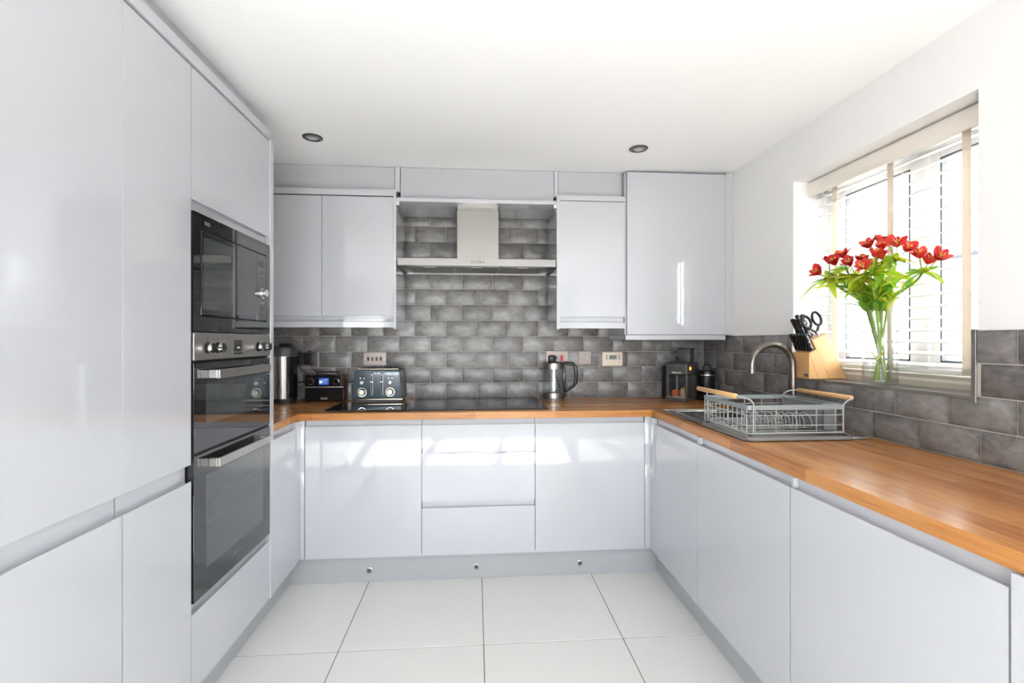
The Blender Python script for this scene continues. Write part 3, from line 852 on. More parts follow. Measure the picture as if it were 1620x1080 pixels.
m = MB()
o1 = rrect(1.008, 1.428, -1.452, -1.072, .028); o2 = rrect(1.013, 1.423, -1.447, -1.077, .024)
m.prism(o2, .9094, .9114, 'z')
for a, b2 in zip(range(len(o1)), list(range(1, len(o1))) + [0]):
    q = [(*o1[a], .9094), (*o1[b2], .9094), (*o1[b2], .9220), (*o1[a], .9220), (*o2[a], .9094), (*o2[b2], .9094), (*o2[b2], .9220), (*o2[a], .9220)]
    v = [m.bm.verts.new(p) for p in q]
    for f in ((0, 1, 2, 3), (4, 7, 6, 5), (3, 2, 6, 7)): m.face([v[i] for i in f])
m.build('drip_tray', TRAYM, t)
m = MB()
ro = rrect(RX0, RX1, RY0, RY1, .012); ri = rrect(RX0 + .0035, RX1 - .0035, RY0 + .0035, RY1 - .0035, .009)
for a, b2 in zip(range(len(ro)), list(range(1, len(ro))) + [0]):
    q = [(*ro[a], 1.021), (*ro[b2], 1.021), (*ro[b2], 1.039), (*ro[a], 1.039), (*ri[a], 1.021), (*ri[b2], 1.021), (*ri[b2], 1.039), (*ri[a], 1.039)]
    v = [m.bm.verts.new(p) for p in q]
    for f in ((0, 1, 2, 3), (4, 7, 6, 5), (3, 2, 6, 7), (0, 4, 5, 1)): m.face([v[i] for i in f])
m.build('top_band', WIREB, t)
ZB = .934
r = .0018
for k in range(11):
    y = RY0 + .012 + k * (RY1 - RY0 - .024) / 10
    for x in (RX0 + .002, RX1 - .002): MB().tube([(x, y, 1.022), (x, y, ZB)], r, 6).build('upright_wire', WIREG, t, smooth=60)
    if k % 2: MB().tube([(RX0 + .002, y, ZB), (RX1 - .002, y, ZB)], r, 6).build('cross_wire', WIREG, t, smooth=60)
for x in (1.045, 1.125, 1.205, 1.285, 1.36):
    MB().tube([(x, RY0 + .002, 1.022), (x, RY0 + .002, ZB - .003), (x, RY1 - .002, ZB - .003), (x, RY1 - .002, 1.022)], r, 6).build('long_wire', WIREG, t, smooth=60)
for z in (1.000, .962):
    MB().tube([(*p, z) for p in rrect(RX0 + .002, RX1 - .002, RY0 + .002, RY1 - .002, .010)], r, 6, True).build('hoop_wire', WIREG, t, smooth=60)
MB().tube([(*p, ZB) for p in rrect(RX0 + .002, RX1 - .002, RY0 + .002, RY1 - .002, .010)], .0028, 6, True).build('base_wire', WIREG, t, smooth=60)
for k in range(10):
    x = 1.085 + k * .026
    yc = -1.27 - .006 * k
    pts = [(x + .004, yc - .035, ZB + .001)] + [(x + .002 - .006 * math.sin(q), yc - .035 * math.cos(q), .966 + .026 * math.sin(q)) for q in [PI * i / 10 for i in range(11)]] + [(x + .004, yc + .035, ZB + .001)]
    MB().tube(pts, .0018, 6).build('plate_hoop', WIREG, t, smooth=60)
for x in (RX0 + .016, RX1 - .016):
    for y in (RY0 + .012, RY1 - .012): MB().lathe([(0, .9115), (.007, .9115), (.007, ZB + .004), (0, ZB + .004)], (x, y, 0), seg=12).build('foot', DGREY, t)
for s_, hx, ix in ((-1, .992, 1.034), (1, 1.444, 1.388)):
    hn, hf = (-1.392, -1.085) if s_ < 0 else (-1.412, -1.105)
    hz = 1.069 if s_ < 0 else 1.060
    MB().tube([(hx, hn - .004, hz), (hx, hn, hz), (hx, hf, hz), (hx, hf + .004, hz)], [.006, .0098, .0098, .006], 18).build('wooden_handle', BEECHY, t, smooth=50)
    for ye, yo in ((hn, RY0 - .0025), (hf, RY1 + .0025)):
        MB().tube(bez((hx, ye, hz), (hx + (ix - hx) * .1, yo + (ye - yo) * .2, hz), (ix - (ix - hx) * .15, yo, hz - .002), (ix, yo, hz - .026), 10) + [(ix, yo, ZB)], .0028, 8).build('bail_wire', WIREG, t, smooth=60)
cupx0, cupx1, cupy0, cupy1 = 1.335, 1.394, -1.405, -1.165
m = MB()
m.box(cupx0, cupx1, cupy0, cupy1, .938, .941)
for a in ((cupx0, cupx0 + .002, cupy0, cupy1), (cupx1 - .002, cupx1, cupy0, cupy1), (cupx0, cupx1, cupy0, cupy0 + .002), (cupx0, cupx1, cupy1 - .002, cupy1)): m.box(*a, .941, 1.036)
m.build('cutlery_cup', MGREY, t)
m = MB()
for a in ((cupx0 - .005, cupx0 + .002, cupy0 - .005, cupy1 + .005), (cupx1 - .002, cupx1 + .003, cupy0 - .005, cupy1 + .005), (cupx0, cupx1, cupy0 - .005, cupy0 + .002), (cupx0, cupx1, cupy1 - .002, cupy1 + .005)): m.box(*a, 1.036, 1.0395)
m.build('cup_rim', WIREB, t)

# ------------------------------------------------------------------ items on the worktop under the wall cupboards
cx, cy = -1.186, -.098
t = thing('drinks_maker', 'tall stainless steel and black cylinder appliance in the corner by the oven tower', 'appliance', (cx, cy, ZW1))
MB().lathe([(0, .9052), (.081, .9052), (.081, .912), (.084, .915), (.084, .932), (0, .932)], (cx, cy, 0), seg=48).build('base', BLACKP, t, smooth=40)
MB().lathe([(.085, .932), (.085, 1.188)], (cx, cy, 0), seg=48).build('steel_body', STEELV, t, smooth=40)
m = MB()
pa = [(cx + .0862 * math.cos(q), cy + .0862 * math.sin(q)) for q in [-.95 + 1.9 * i / 16 for i in range(17)]]
pb = [(cx + .080 * math.cos(q), cy + .080 * math.sin(q)) for q in [.95 - 1.9 * i / 16 for i in range(17)]]
m.prism(pa + pb, .933, 1.187, 'z')
m.build('side_panel', BLACKM, t, smooth=40)
MB().lathe([(.085, 1.188), (.0855, 1.19), (.0855, 1.235), (.080, 1.245), (0, 1.247)], (cx, cy, 0), seg=48).build('lid', DGREY, t, smooth=35)
MB().box(cx - .01, cx + .055, cy - .03, cy + .03, 1.2455, 1.266).build('lid_handle', BLACKP, t, bevel=.006, smooth=40)
MB().box(cx - .045, cx - .018, cy - .075, cy - .05, 1.245, 1.256).build('lid_latch', CHROME, t, bevel=.003, smooth=40)

t = thing('radio', 'black digital radio in brown leather case with blue screen', 'radio', (-.93, -.065, ZW1))
rx0, rx1, ry0, ry1 = -1.047, -.812, -.116, -.016
MB().box(rx0, rx1, ry0 + .004, ry1, .9085, 1.071).build('case', BROWN, t, bevel=.006, seg=3, smooth=40)
f = MB().box(rx0 + .002, rx1 - .004, ry0, ry0 + .006, .9095, 1.0695).build('front_panel', BLACKM, t, bevel=.0015)
MB().box(rx0 + .002, rx1 - .004, ry0 - .0022, ry0 - .0001, .9935, 1.0005).build('metal_strip', STEEL, f, bevel=.0006)
MB().box(rx1 - .017, rx1 - .014, ry0 - .0012, ry0 - .0001, 1.001, 1.066).build('trim_line', MGREY, f)
sc_ = MB().box(-.962, -.902, ry0 - .0012, ry0 - .0001, 1.010, 1.053).build('screen', SCREEN, f)
MB().box(-.959, -.941, ry0 - .0016, ry0 - .0013, 1.020, 1.038).build('screen_icon', SCREENL, sc_)
for k, (a, w_) in enumerate(((-.937, .03), (-.937, .022), (-.937, .027))): MB().box(a, a + w_, ry0 - .0016, ry0 - .0013, 1.040 - k * .010, 1.0435 - k * .010).build('screen_text', SCREENL if k == 0 else emit('lit_text_%d' % k, (.25, .4, .9), .2), sc_)
for x in (-1.011, -.859):
    k_ = MB().lathe([(.016, 0), (.016, .010), (.0145, .012), (0, .012)], (x, ry0, 1.032), (0, -1, 0), 32).build('dial', BLACKM, f, smooth=40)
    MB().lathe([(.0195, .0002), (.0195, .003), (.0165, .003), (.0165, .0002)], (x, ry0, 1.032), (0, -1, 0), 36).build('dial_ring', CHROME, k_, smooth=40)
bd = MB().box(-.952, -.910, ry0 - .0012, ry0 - .0001, .922, .932).build('badge', STEEL, f)
text('ROBERTS', .0085, BLACKP, bd, (-.931, ry0 - .0013, .927), (PI / 2, 0, 0), 'badge_lettering', .0002)
m = MB(); m.tube([(-.995, -.05, 1.0715), (-.995, -.05, 1.084), (-.99, -.05, 1.086), (-.86, -.05, 1.086), (-.855, -.05, 1.084), (-.855, -.05, 1.0715)], .004, 10)
m.build('carry_handle', BLACKP, t, smooth=50)
MB().tube([(rx1 - .012, -.03, 1.0715), (rx1 + .004, -.03, 1.16), (rx1 + .012, -.03, 1.25)], [.0028, .002, .0014], 8).build('aerial', STEEL, t, smooth=60)
MB().lathe([(.005, 0), (.005, .006), (0, .007)], (rx1, -.055, 1.046), (1, 0, 0), 14).build('strap_stud', CHROME, t, smooth=40)
MB().box(rx1 + .0002, rx1 + .003, -.068, -.042, .985, 1.041).build('side_strap', BLACKP, t, bevel=.001)

t = thing('toaster', 'slate blue four-slice toaster with champagne trim behind the black glass board', 'toaster', (-.591, -.11, ZW1))
tx, ty0, ty1 = -.591, -.205, -.022
MB().box(tx - .142, tx + .142, ty0 + .012, ty1 - .008, .9085, .923).build('foot_base', BLACKP, t, bevel=.003)
for sx in (-1, 1):
    for y in (ty0 + .03, ty1 - .03): MB().lathe([(0, .9052), (.011, .9052), (.011, .9085)], (tx + sx * .12, y, 0), seg=14).build('foot', BLACKP, t)
MB().box(tx - .152, tx + .152, ty0, ty1, .923, .9335).build('base_trim', CHAMP, t, bevel=.004, seg=3, smooth=40)


def tprof(e=0.0, top=1.107):
    p = [(tx - .150 + e, .934), (tx + .150 - e, .934)]
    p += [(tx + .137 - e, top - .030)] + arc(tx + .137 - e - .026, top - .026, .026, .08, PI / 2, 5) + arc(tx - .137 + e + .026, top - .026, .026, PI / 2, PI - .08, 5) + [(tx - .137 + e, top - .030)]
    return p


MB().prism(tprof(), ty0, ty1 - .045, 'y').build('front_shell', TOASTB, t, bevel=.009, seg=3, smooth=45)
MB().prism(tprof(-.003, 1.1085), ty1 - .062, ty1, 'y').build('rear_shell', NICKEL, t, bevel=.006, seg=3, smooth=45)
fz = ty0
tp = MB().box(tx - .122, tx + .122, ty0 + .02, ty1 - .012, 1.1085, 1.1120).build('top_plate', CHAMP, t, bevel=.001)
for x in (tx - .062, tx + .062):
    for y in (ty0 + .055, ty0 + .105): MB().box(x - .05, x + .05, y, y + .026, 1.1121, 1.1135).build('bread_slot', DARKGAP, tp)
for x in (-.031, .028):
    s1 = MB().tube([(tx + x + a, fz - .001, z) for a, z in arc(0, 1.073, .0055, 0, PI, 8) + arc(0, .962, .0055, PI, 2 * PI, 8)], .0014, 6, True).build('lever_slot', CHROME, t, smooth=60)
    MB().box(tx + x - .004, tx + x + .004, fz - .0012, fz + .002, .959, 1.076).build('slot_opening', BLACKP, s1)
    MB().box(tx + x - .011, tx + x + .005, fz - .014, fz - .0015, 1.030, 1.0385).build('lever_knob', CHROME, s1, bevel=.002)
for x in (-.090, .077):
    dl = MB().lathe([(.0275, 0), (.0275, .003), (.0225, .003), (.0225, .0)], (tx + x, fz, .973), (0, -1, 0), 40).build('dial_ring', CHROME, t, smooth=40)
    MB().lathe([(.0222, 0.0002), (.0222, .0015), (0, .0015)], (tx + x, fz, .973), (0, -1, 0), 36).build('dial_well', BLACKP, dl, smooth=40)
    MB().lathe([(.0165, .0016), (.0165, .016), (.015, .018), (0, .018)], (tx + x, fz, .973), (0, -1, 0), 32).build('dial', CHAMP, dl, smooth=40)
    sk = MB().lathe([(.0115, 0), (.0115, .010), (.010, .0115), (0, .0115)], (tx + x, fz, 1.030), (0, -1, 0), 28).build('selector_knob', CHROME, t, smooth=40)
    MB().box(tx + x - .0008, tx + x + .0008, fz - .0126, fz - .0116, 1.030, 1.0485).build('pointer', PRINT, sk)
    for a in (-.010, .011): MB().lathe([(.0028, 0), (.0028, .0012), (0, .0014)], (tx + x + a, fz, 1.056), (0, -1, 0), 14).build('button', CHROME, t, smooth=40)
text('Breville', .0125, PRINT, t, (tx, fz - .0006, 1.0865), (PI / 2, 0, 0))

kx, ky = .497, -.113
t = thing('kettle', 'glass and steel kettle with black handle beside the hob', 'kettle', (kx, ky, ZW1))
MB().lathe([(0, .9052), (.074, .9052), (.075, .908), (.075, .914), (.072, .917), (0, .917)], (kx, ky, 0), seg=48).build('power_base', STEEL, t, smooth=40)
MB().lathe([(0, .9172), (.071, .9172), (.071, .921), (0, .921)], (kx, ky, 0), seg=48).build('base_seal', BLACKP, t, smooth=40)
MB().lathe([(0, .9212), (.0735, .9212), (.0735, .953), (.071, .955), (0, .955)], (kx, ky, 0), seg=48).build('lower_band', STEELV, t, smooth=40)
MB().lathe([(.0705, .9553), (.068, 1.03), (.0655, 1.104), (.0635, 1.104), (.066, 1.03), (.0685, .9553)], (kx, ky, 0), seg=48).build('glass_jug', VASEG, t, smooth=60)
MB().lathe([(.0672, 1.1042), (.0672, 1.140), (.064, 1.143), (.060, 1.1435)], (kx, ky, 0), seg=48).build('upper_band', STEELV, t, smooth=40)
MB().lathe([(.0600, 1.1436), (.056, 1.148), (.02, 1.151), (0, 1.151)], (kx, ky, 0), seg=40).build('lid', BLACKM, t, smooth=40)
m = MB().prism([(kx - .064, 1.143), (kx - .092, 1.1415), (kx - .075, 1.122), (kx - .064, 1.115)], ky - .012, ky + .012, 'y'); m.build('spout', BLACKM, t, bevel=.003, smooth=40)
hp = [(kx + .064, ky - .01, 1.139), (kx + .085, ky - .015, 1.140), (kx + .118, ky - .02, 1.137), (kx + .138, ky - .024, 1.118), (kx + .142, ky - .025, 1.07), (kx + .140, ky - .025, 1.018), (kx + .124, ky - .022, .993), (kx + .100, ky - .017, .975), (kx + .074, ky - .012, .958)]
MB().tube(hp, [.010, .010, .011, .0115, .0115, .011, .010, .008, .007], 14).build('handle', BLACKM, t, smooth=60)
MB().box(kx + .060, kx + .0765, ky - .022, ky + .004, .925, 1.145).build('spine', BLACKM, t, bevel=.004, smooth=40)

t = thing('juicer', 'dark grey drinks machine with clear front window in the corner', 'appliance', (1.323, -.172, ZW1), -PI / 4)
LZ = 0
MB().box(-.066, .066, -.118, .1, .0005, .022).build('base', DGREY, t, bevel=.003, smooth=40)
MB().box(-.058, .058, -.115, -.08, .0222, .030).build('drip_grid', STEEL, t, bevel=.001)
MB().box(-.0675, .0675, .0, .1, .0222, .165).build('rear_body', DGREY, t, bevel=.004, smooth=40)
for x in (-.0675, .0505): MB().box(x, x + .017, -.1, -.0005, .0222, .165).build('column', DGREY, t, bevel=.003, smooth=40)
hd = MB().box(-.0675, .0675, -.1, .1, .1652, .240).build('head', DGREY, t, bevel=.008, seg=3, smooth=40)
MB().box(-.050, .050, -.098, -.096, .031, .164).build('clear_window', PANE, t)
for x in (-.027, .024): MB().lathe([(.008, 0), (.008, .002), (.005, .002), (.005, 0)], (x, -.1, .208), (0, -1, 0), 20).build('button', BLACKP, hd)
text('PROLUX', .0155, PRINT, hd, (0, -.1008, .178), (PI / 2, 0, 0))
MB().box(-.004, .004, -.094, -.088, .032, .160).build('auger_rod', STEEL, t)
MB().lathe([(0, 0), (.020, .004), (.026, .022), (.020, .042), (0, .048)], (-.025, -.055, .0225), seg=20).build('red_fruit', FRUITR, t, smooth=60)
MB().lathe([(0, 0), (.020, .006), (.024, .03), (.016, .056), (0, .064)], (.026, -.052, .0225), seg=20).build('yellow_fruit', FRUITY, t, smooth=60)
MB().lathe([(.011, 0), (.011, .004), (.009, .006), (0, .006)], (.0675, -.055, .205), (1, 0, 0), 24).build('power_button', AMBER, t, smooth=40)
m = MB(); m.box(-.018, .060, -.035, .035, .2402, .322); m.build('feed_chute', DGREY, t, bevel=.004, smooth=40)
MB().box(-.022, .064, -.039, .039, .3222, .331).build('chute_cap', BLACKP, t, bevel=.002)
MB().tube(bez((-.04, .06, .235), (-.075, .07, .275), (-.06, .03, .275), (-.01, .02, .262), 14), .0035, 8).build('lid_bail', BLACKP, t, smooth=60)

t = thing('milk_frother', 'slim black upright cylinder with silver rod behind the grey drinks machine', 'appliance', (1.272, -.052, ZW1))
MB().lathe([(0, .9052), (.036, .9052), (.036, 1.112), (.033, 1.117), (0, 1.117)], (1.272, -.052, 0), seg=36).build('body', BLACKP, t, smooth=40)
MB().tube([(1.268, -.093, .985), (1.268, -.093, 1.122)], .005, 12).build('rod', STEEL, t, smooth=50)
MB().lathe([(0, .985), (.009, .985), (.009, 1.0), (.005, 1.008)], (1.268, -.093, 0), seg=16).build('rod_grip', STEEL, t, smooth=40)
MB().box(1.262, 1.274, -.093, -.085, 1.095, 1.105).build('rod_clip', BLACKP, t)
qx, qy = 1.468, -.205
t = thing('storage_canister', 'round black canister with steel ring beside the grey drinks machine', 'canister', (qx, qy, ZW1))
MB().lathe([(0, .9052), (.047, .9052), (.048, .910), (.048, 1.060), (.044, 1.062), (0, 1.062)], (qx, qy, 0), seg=40).build('body', BLACKM, t, smooth=40)
MB().lathe([(.0485, 1.0622), (.0495, 1.064), (.0495, 1.069), (.0485, 1.071), (.04, 1.071), (.04, 1.0622)], (qx, qy, 0), seg=40).build('steel_ring', CHROME, t, smooth=40)
MB().lathe([(.047, 1.0712), (.047, 1.088), (.040, 1.094), (0, 1.095)], (qx, qy, 0), seg=40).build('lid', BLACKP, t, smooth=40)
MB().tube([(qx + a, qy, z) for a, z in [(-.028, 1.094)] + arc(0, 1.105, .027, PI, 0, 10) + [(.028, 1.094)]], .004, 10).build('lid_handle', BLACKP, t, smooth=60)

# ------------------------------------------------------------------ plates on the wall
def plate(x0, x1, z0, z1, mat, lab, cat, name, edge=.0015):
    t = thing(name, lab, cat, ((x0 + x1) / 2, 0, (z0 + z1) / 2))
    MB().box(x0, x1, -.0075, -.0008, z0, z1).build('face_plate', mat, t, bevel=edge)
    return t


t = plate(-1.150, -1.004, 1.127, 1.2115, NICKEL, 'satin metal double socket holding two black plugs above the radio', 'socket', 'double_socket')
for x in (-1.108, -1.045): MB().box(x - .006, x + .006, -.0095, -.0076, 1.19, 1.205).build('rocker', BLACKP, t)
t = thing('power_adaptor', 'chunky black power adaptor plugged into the double socket', 'plug', (-1.045, -.02, 1.17))
MB().box(-1.077, -1.017, -.050, -.0098, 1.132, 1.203).build('body', BLACKP, t, bevel=.004, smooth=40)
MB().box(-1.052, -1.042, -.040, -.012, 1.2032, 1.222).build('nub', BLACKP, t, bevel=.003, smooth=40)
MB().tube(bez((-1.035, -.04, 1.132), (-1.03, -.045, 1.10), (-1.005, -.03, 1.10), (-.99, -.012, 1.06), 10) + [Vector((-.985, -.008, 1.00))], .0018, 6).build('cable', BLACKP, t, smooth=60)
t = thing('mains_plug', 'black three-pin plug with curving cable beside the power adaptor', 'plug', (-1.11, -.02, 1.16))
MB().box(-1.134, -1.094, -.034, -.0098, 1.138, 1.186).build('body', BLACKP, t, bevel=.006, seg=3, smooth=40)
MB().tube(bez((-1.113, -.024, 1.138), (-1.11, -.03, 1.10), (-1.075, -.02, 1.085), (-1.052, -.009, 1.060), 12) + [Vector((-1.049, -.008, 1.0)), Vector((-1.049, -.008, .93))], .0034, 8).build('cable', BLACKP, t, smooth=60)
single(MB().tube(bez((-1.098, -.06, 1.02), (-1.085, -.04, 1.03), (-1.07, -.03, 1.015), (-1.055, -.0095, 1.0), 10) + [Vector((-1.052, -.0085, .95))] + bez((-1.052, -.0085, .94), (-1.06, -.03, .925), (-1.075, -.04, .912), (-1.09, -.05, .909), 8), .0034, 8),
       'power_lead', BLACKP, 'black power lead trailing between the steel cylinder and the radio', 'cable', smooth=60)
t = plate(-.718, -.574, 1.123, 1.2075, NICKEL, 'satin metal four-gang switch plate above the toaster', 'light switch', 'switch_plate')
for k in range(4): MB().box(-.693 + k * .0262, -.681 + k * .0262, -.011, -.0076, 1.154, 1.178).build('rocker', BLACKP, t, bevel=.001)
for x in (-.707, -.585): MB().lathe([(.003, 0), (.003, .001), (0, .0012)], (x, -.0076, 1.165), (0, -1, 0), 12).build('screw', STEEL, t)
t = plate(.466, .614, 1.127, 1.2145, NICKEL, 'metal cooker switch plate with red rocker behind the kettle', 'socket', 'cooker_switch')
MB().box(.559, .580, -.012, -.0076, 1.150, 1.186).build('red_rocker', REDP, t, bevel=.0015, label='red rocker switch')
MB().box(.532, .541, -.010, -.0076, 1.160, 1.178).build('rocker', BLACKP, t)
for x in (.502, .568): MB().box(x - .006, x + .006, -.0082, -.0076, 1.197, 1.2005).build('red_lettering', REDP, t)
MB().lathe([(.003, 0), (.003, .001), (0, .0012)], (.600, -.0076, 1.170), (0, -1, 0), 12).build('screw', STEEL, t)
t = thing('mains_plug', 'black rounded plug with cable in the cooker switch plate behind the kettle', 'plug', (.503, -.02, 1.16))
MB().box(.479, .528, -.036, -.0098, 1.141, 1.188).build('body', BLACKP, t, bevel=.009, seg=3, smooth=40)
MB().tube(bez((.505, -.024, 1.141), (.503, -.028, 1.09), (.53, -.022, 1.04), (.548, -.02, 1.00), 12) + bez((.548, -.02, 1.00), (.556, -.018, .97), (.57, -.02, .92), (.562, -.03, .9095), 8)[1:], .0032, 8).build('cable', BLACKP, t, smooth=60)
t = plate(.682, .768, 1.126, 1.2145, NICKEL, 'small square metal switch plate between the kettle and the thermostat', 'light switch', 'switch_plate')
MB().box(.733, .746, -.0105, -.0076, 1.158, 1.178).build('rocker', WHITEP, t, bevel=.001)
for x in (.690, .760): MB().lathe([(.003, 0), (.003, .001), (0, .0012)], (x, -.0076, 1.170), (0, -1, 0), 12).build('screw', DGREY, t)
t = thing('thermostat', 'cream wall thermostat with small grey screen', 'thermostat', (.908, 0, 1.16))
MB().box(.838, .978, -.028, -.0008, 1.115, 1.209).build('housing', CREAM, t, bevel=.006, seg=3, smooth=40)
MB().box(.885, .935, -.0292, -.0282, 1.160, 1.187).build('screen', LCD, t)
for x in (.868, .952):
    for z in (1.165, 1.182): MB().lathe([(.005, 0), (.005, .0016), (0, .002)], (x, -.0281, z), (0, -1, 0), 16).build('button', pm('brown_button_%d%d' % (x * 1000, z * 1000), (.12, .08, .07), .5), t)

# ------------------------------------------------------------------ blind
t = thing('window_blind', 'white wooden venetian blind with cream tapes in the window recess', 'blind', (1.66, -1.35, 1.17))
by0, by1 = WY0 + .006, WY1 - .006
MB().prism([(1.627, 1.985), (1.6235, 2.0), (1.6235, 2.040), (1.627, 2.052), (1.638, 2.052), (1.638, 1.985)], by0, by1, 'y').build('valance', pm('cream_white_valance', (.78, .73, .66), .45), t)
MB().box(1.650, 1.712, by0 + .004, by1 - .004, 2.005, 2.052).build('headrail', UPVC, t)
sl = None
ang = math.radians(13)
SXC = 1.688
c_, s__ = math.cos(ang), math.sin(ang)
zs = [1.978 - .0437 * k for k in range(19)]
me = MB()
pr_ = [(-.025, -.0014), (-.0235, -.0019), (.0235, -.0019), (.025, -.0014), (.025, .0006), (.0235, .0014), (0, .0022), (-.0235, .0014), (-.025, .0006)]
me.prism([(a * c_ - b2 * s__, a * s__ + b2 * c_) for a, b2 in pr_], -.425, .425, 'y')
slm = me.mesh('slat', None, smooth=30); slm.materials.append(SLATM)
for z in zs: share(slm, t, (SXC - 1.66, (by0 + by1) / 2 + 1.35, z - 1.17), 'slat')
MB().box(1.664, 1.706, by0 + .006, by1 - .006, 1.160, 1.176).build('bottom_rail', SLATM, t, bevel=.004, smooth=40)
for y in (-1.049, -1.350, -1.651):
    MB().box(1.6608, 1.6614, y - .015, y + .015, 1.166, 1.996).build('ladder_tape', TAPEM, t)
    MB().tube([(1.7145, y, 1.17), (1.7145, y, 2.004)], .0009, 6).build('ladder_cord', TAPEM, t)
    if y > -1.6:
        MB().strip([(1.6605, y - .010, 1.166), (1.652, y - .008, 1.158), (1.655, y + .002, 1.146), (1.648, y - .006, 1.136), (1.6535, y + .004, 1.124), (1.650, y, 1.1085)], [.013, .012, .010, .012, .010, .009], [(0, 1, .2), (0, 1, -.3), (.3, 1, .3), (-.3, 1, -.3), (0, 1, .4), (0, 1, 0)]).build('loose_tape', TAPEM, t)
MB().tube([(1.652, -.985, 1.995), (1.652, -.986, 1.70), (1.653, -.985, 1.42)], .0012, 6).build('pull_cord', TAPEM, t, smooth=60)
MB().tube([(1.652, -1.00, 1.995), (1.652, -1.001, 1.75), (1.653, -1.0, 1.50)], .0012, 6).build('pull_cord', TAPEM, t, smooth=60)
for y in (-.975, -1.01): MB().box(1.648, 1.654, y - .012, y + .012, 1.978, 1.986).build('cord_guide', CHROME, t)

# ------------------------------------------------------------------ knife block
t = thing('knife_block', 'beech knife block on the tiled window sill', 'knife block', (1.58, -1.04, 1.109))
ya, yb_ = -1.100, -.988
MB().prism([(1.500, 1.1092), (1.500, 1.226), (1.544, 1.1092)], ya, yb_, 'y').build('front_wedge', BEECH, t, bevel=.001)
MB().prism([(1.5447, 1.1092), (1.5007, 1.2263), (1.534, 1.241), (1.5962, 1.1092)], ya, yb_, 'y').build('middle_board', BEECH, t, bevel=.001)
tb = MB().prism([(1.5968, 1.1092), (1.514, 1.285), (1.586, 1.313), (1.680, 1.1092)], ya, yb_, 'y').build('tall_board', BEECH, t, bevel=.0015)
lb = MB().box(1.4992, 1.4998, -1.094, -1.066, 1.118, 1.131).build('label', BLACKP, t)
MB().box(1.4989, 1.4991, -1.090, -1.070, 1.122, 1.127).build('label_print', MGREY, lb)
kd = Vector((-.40, 0, .917)).normalized()
KG = 'black-handled knives in the block'


def knife(base, ln, w_, lab):
    t = thing('kitchen_knife', lab, 'knife', base, 0, KG)
    B = Vector(base); px_ = Vector((kd.z, 0, -kd.x))
    prof = [(-.9, 0), (-1.0, .25), (-.82, .5), (-.95, .8), (-1.15, .98), (-.4, 1.03), (.75, 1.0), (.95, .85), (.8, .5), (.95, .15), (.9, 0)]
    m = MB()
    A = [m.bm.verts.new(B + px_ * (u * w_) + kd * (v * ln) + Vector((0, -.0062, 0))) for u, v in prof]
    C = [m.bm.verts.new(B + px_ * (u * w_) + kd * (v * ln) + Vector((0, .0062, 0))) for u, v in prof]
    n = len(prof)
    for i in range(n): m.face([A[i], A[(i + 1) % n], C[(i + 1) % n], C[i]])
    m.face(A[::-1]); m.face(C)
    m.build('handle', BLACKM, t, bevel=.0022, smooth=45)
    m = MB()
    A = [B + px_ * (u * w_) + kd * v for u, v in ((-.7, .0), (.7, .0), (.7, -.030), (-.7, -.030))]
    vs = [m.bm.verts.new(p + Vector((0, -.0008, 0))) for p in A]; vt = [m.bm.verts.new(p + Vector((0, .0008, 0))) for p in A]
    for i in range(4): m.face([vs[i], vs[(i + 1) % 4], vt[(i + 1) % 4], vt[i]])
    m.face(vs); m.face(vt)
    m.build('blade', STEEL, t)
    for v in (.22, .5, .78):
        for sy in (-1, 1): MB().lathe([(.0022, 0), (.0022, .0006), (0, .0009)], B + kd * (v * ln) + Vector((0, sy * .0062, 0)), (0, sy, 0), 12).build('rivet', CHROME, t)


for k in range(6):
    knife((1.518, -1.092 + k * .0192, 1.2375), .082, .0085, 'black-handled steak knife in the front row of the block')
for k in range(3):
    knife((1.5275, -1.068 + k * .032, 1.2935), .098, .0105, 'large black-handled knife in the rear row of the block, in front of the scissors')
for k in range(2):
    knife((1.553, -1.040 + k * .036, 1.3035), .108, .0105, 'large black-handled knife in the rearmost slot beside the scissors')
t = thing('scissors', 'black-handled kitchen scissors standing in the knife block', 'scissors', (1.556, -1.082, 1.306))
S0 = Vector((1.556, -1.082, 1.306)); sd = Vector((-.42, 0, .907)).normalized(); sp_ = Vector((.80, -.30, .37)).normalized()
for s2 in (-1, 1):
    cpt = S0 + sd * .074 + sp_ * (.022 * s2)
    pts = [cpt + sd * (.031 * math.sin(q)) + sp_ * (.0165 * math.cos(q)) for q in [2 * PI * i / 20 for i in range(20)]]
    MB().tube(pts, .0058, 10, True).build('finger_loop', BLACKM, t, smooth=60)
    MB().tube([cpt - sd * .029, S0 + sd * .022 + sp_ * (.006 * s2), S0 + sd * .004], [.0055, .006, .005], 10).build('shank', DGREY, t, smooth=60)
MB().lathe([(.007, -.003), (.007, .003), (0, .0035)], S0 + sd * .014 + Vector((0, -.006, 0)), (0, -1, 0), 18).build('pivot', CHROME, t, smooth=40)
MB().tube([S0 + sd * .012, S0 - sd * .03], .0045, 8).build('blades', STEEL, t)

# ------------------------------------------------------------------ vase of alstroemeria
vx, vy, vz = 1.6065, -1.362, 1.109
t = thing('glass_vase', 'clear glass cylinder vase of water on the window sill', 'vase', (vx, vy, vz))
MB().lathe([(0, .0004), (.056, .0004), (.0585, .003), (.0585, .301), (.0575, .3025), (.056, .301), (.056, .012), (0, .010)], (vx, vy, vz), seg=56).build('glass_wall', VASEG, t, smooth=60)
MB().lathe([(0, .0104), (.0555, .0124), (.0555, .118), (0, .118)], (vx, vy, vz), seg=56).build('water', WATER, t, smooth=60)


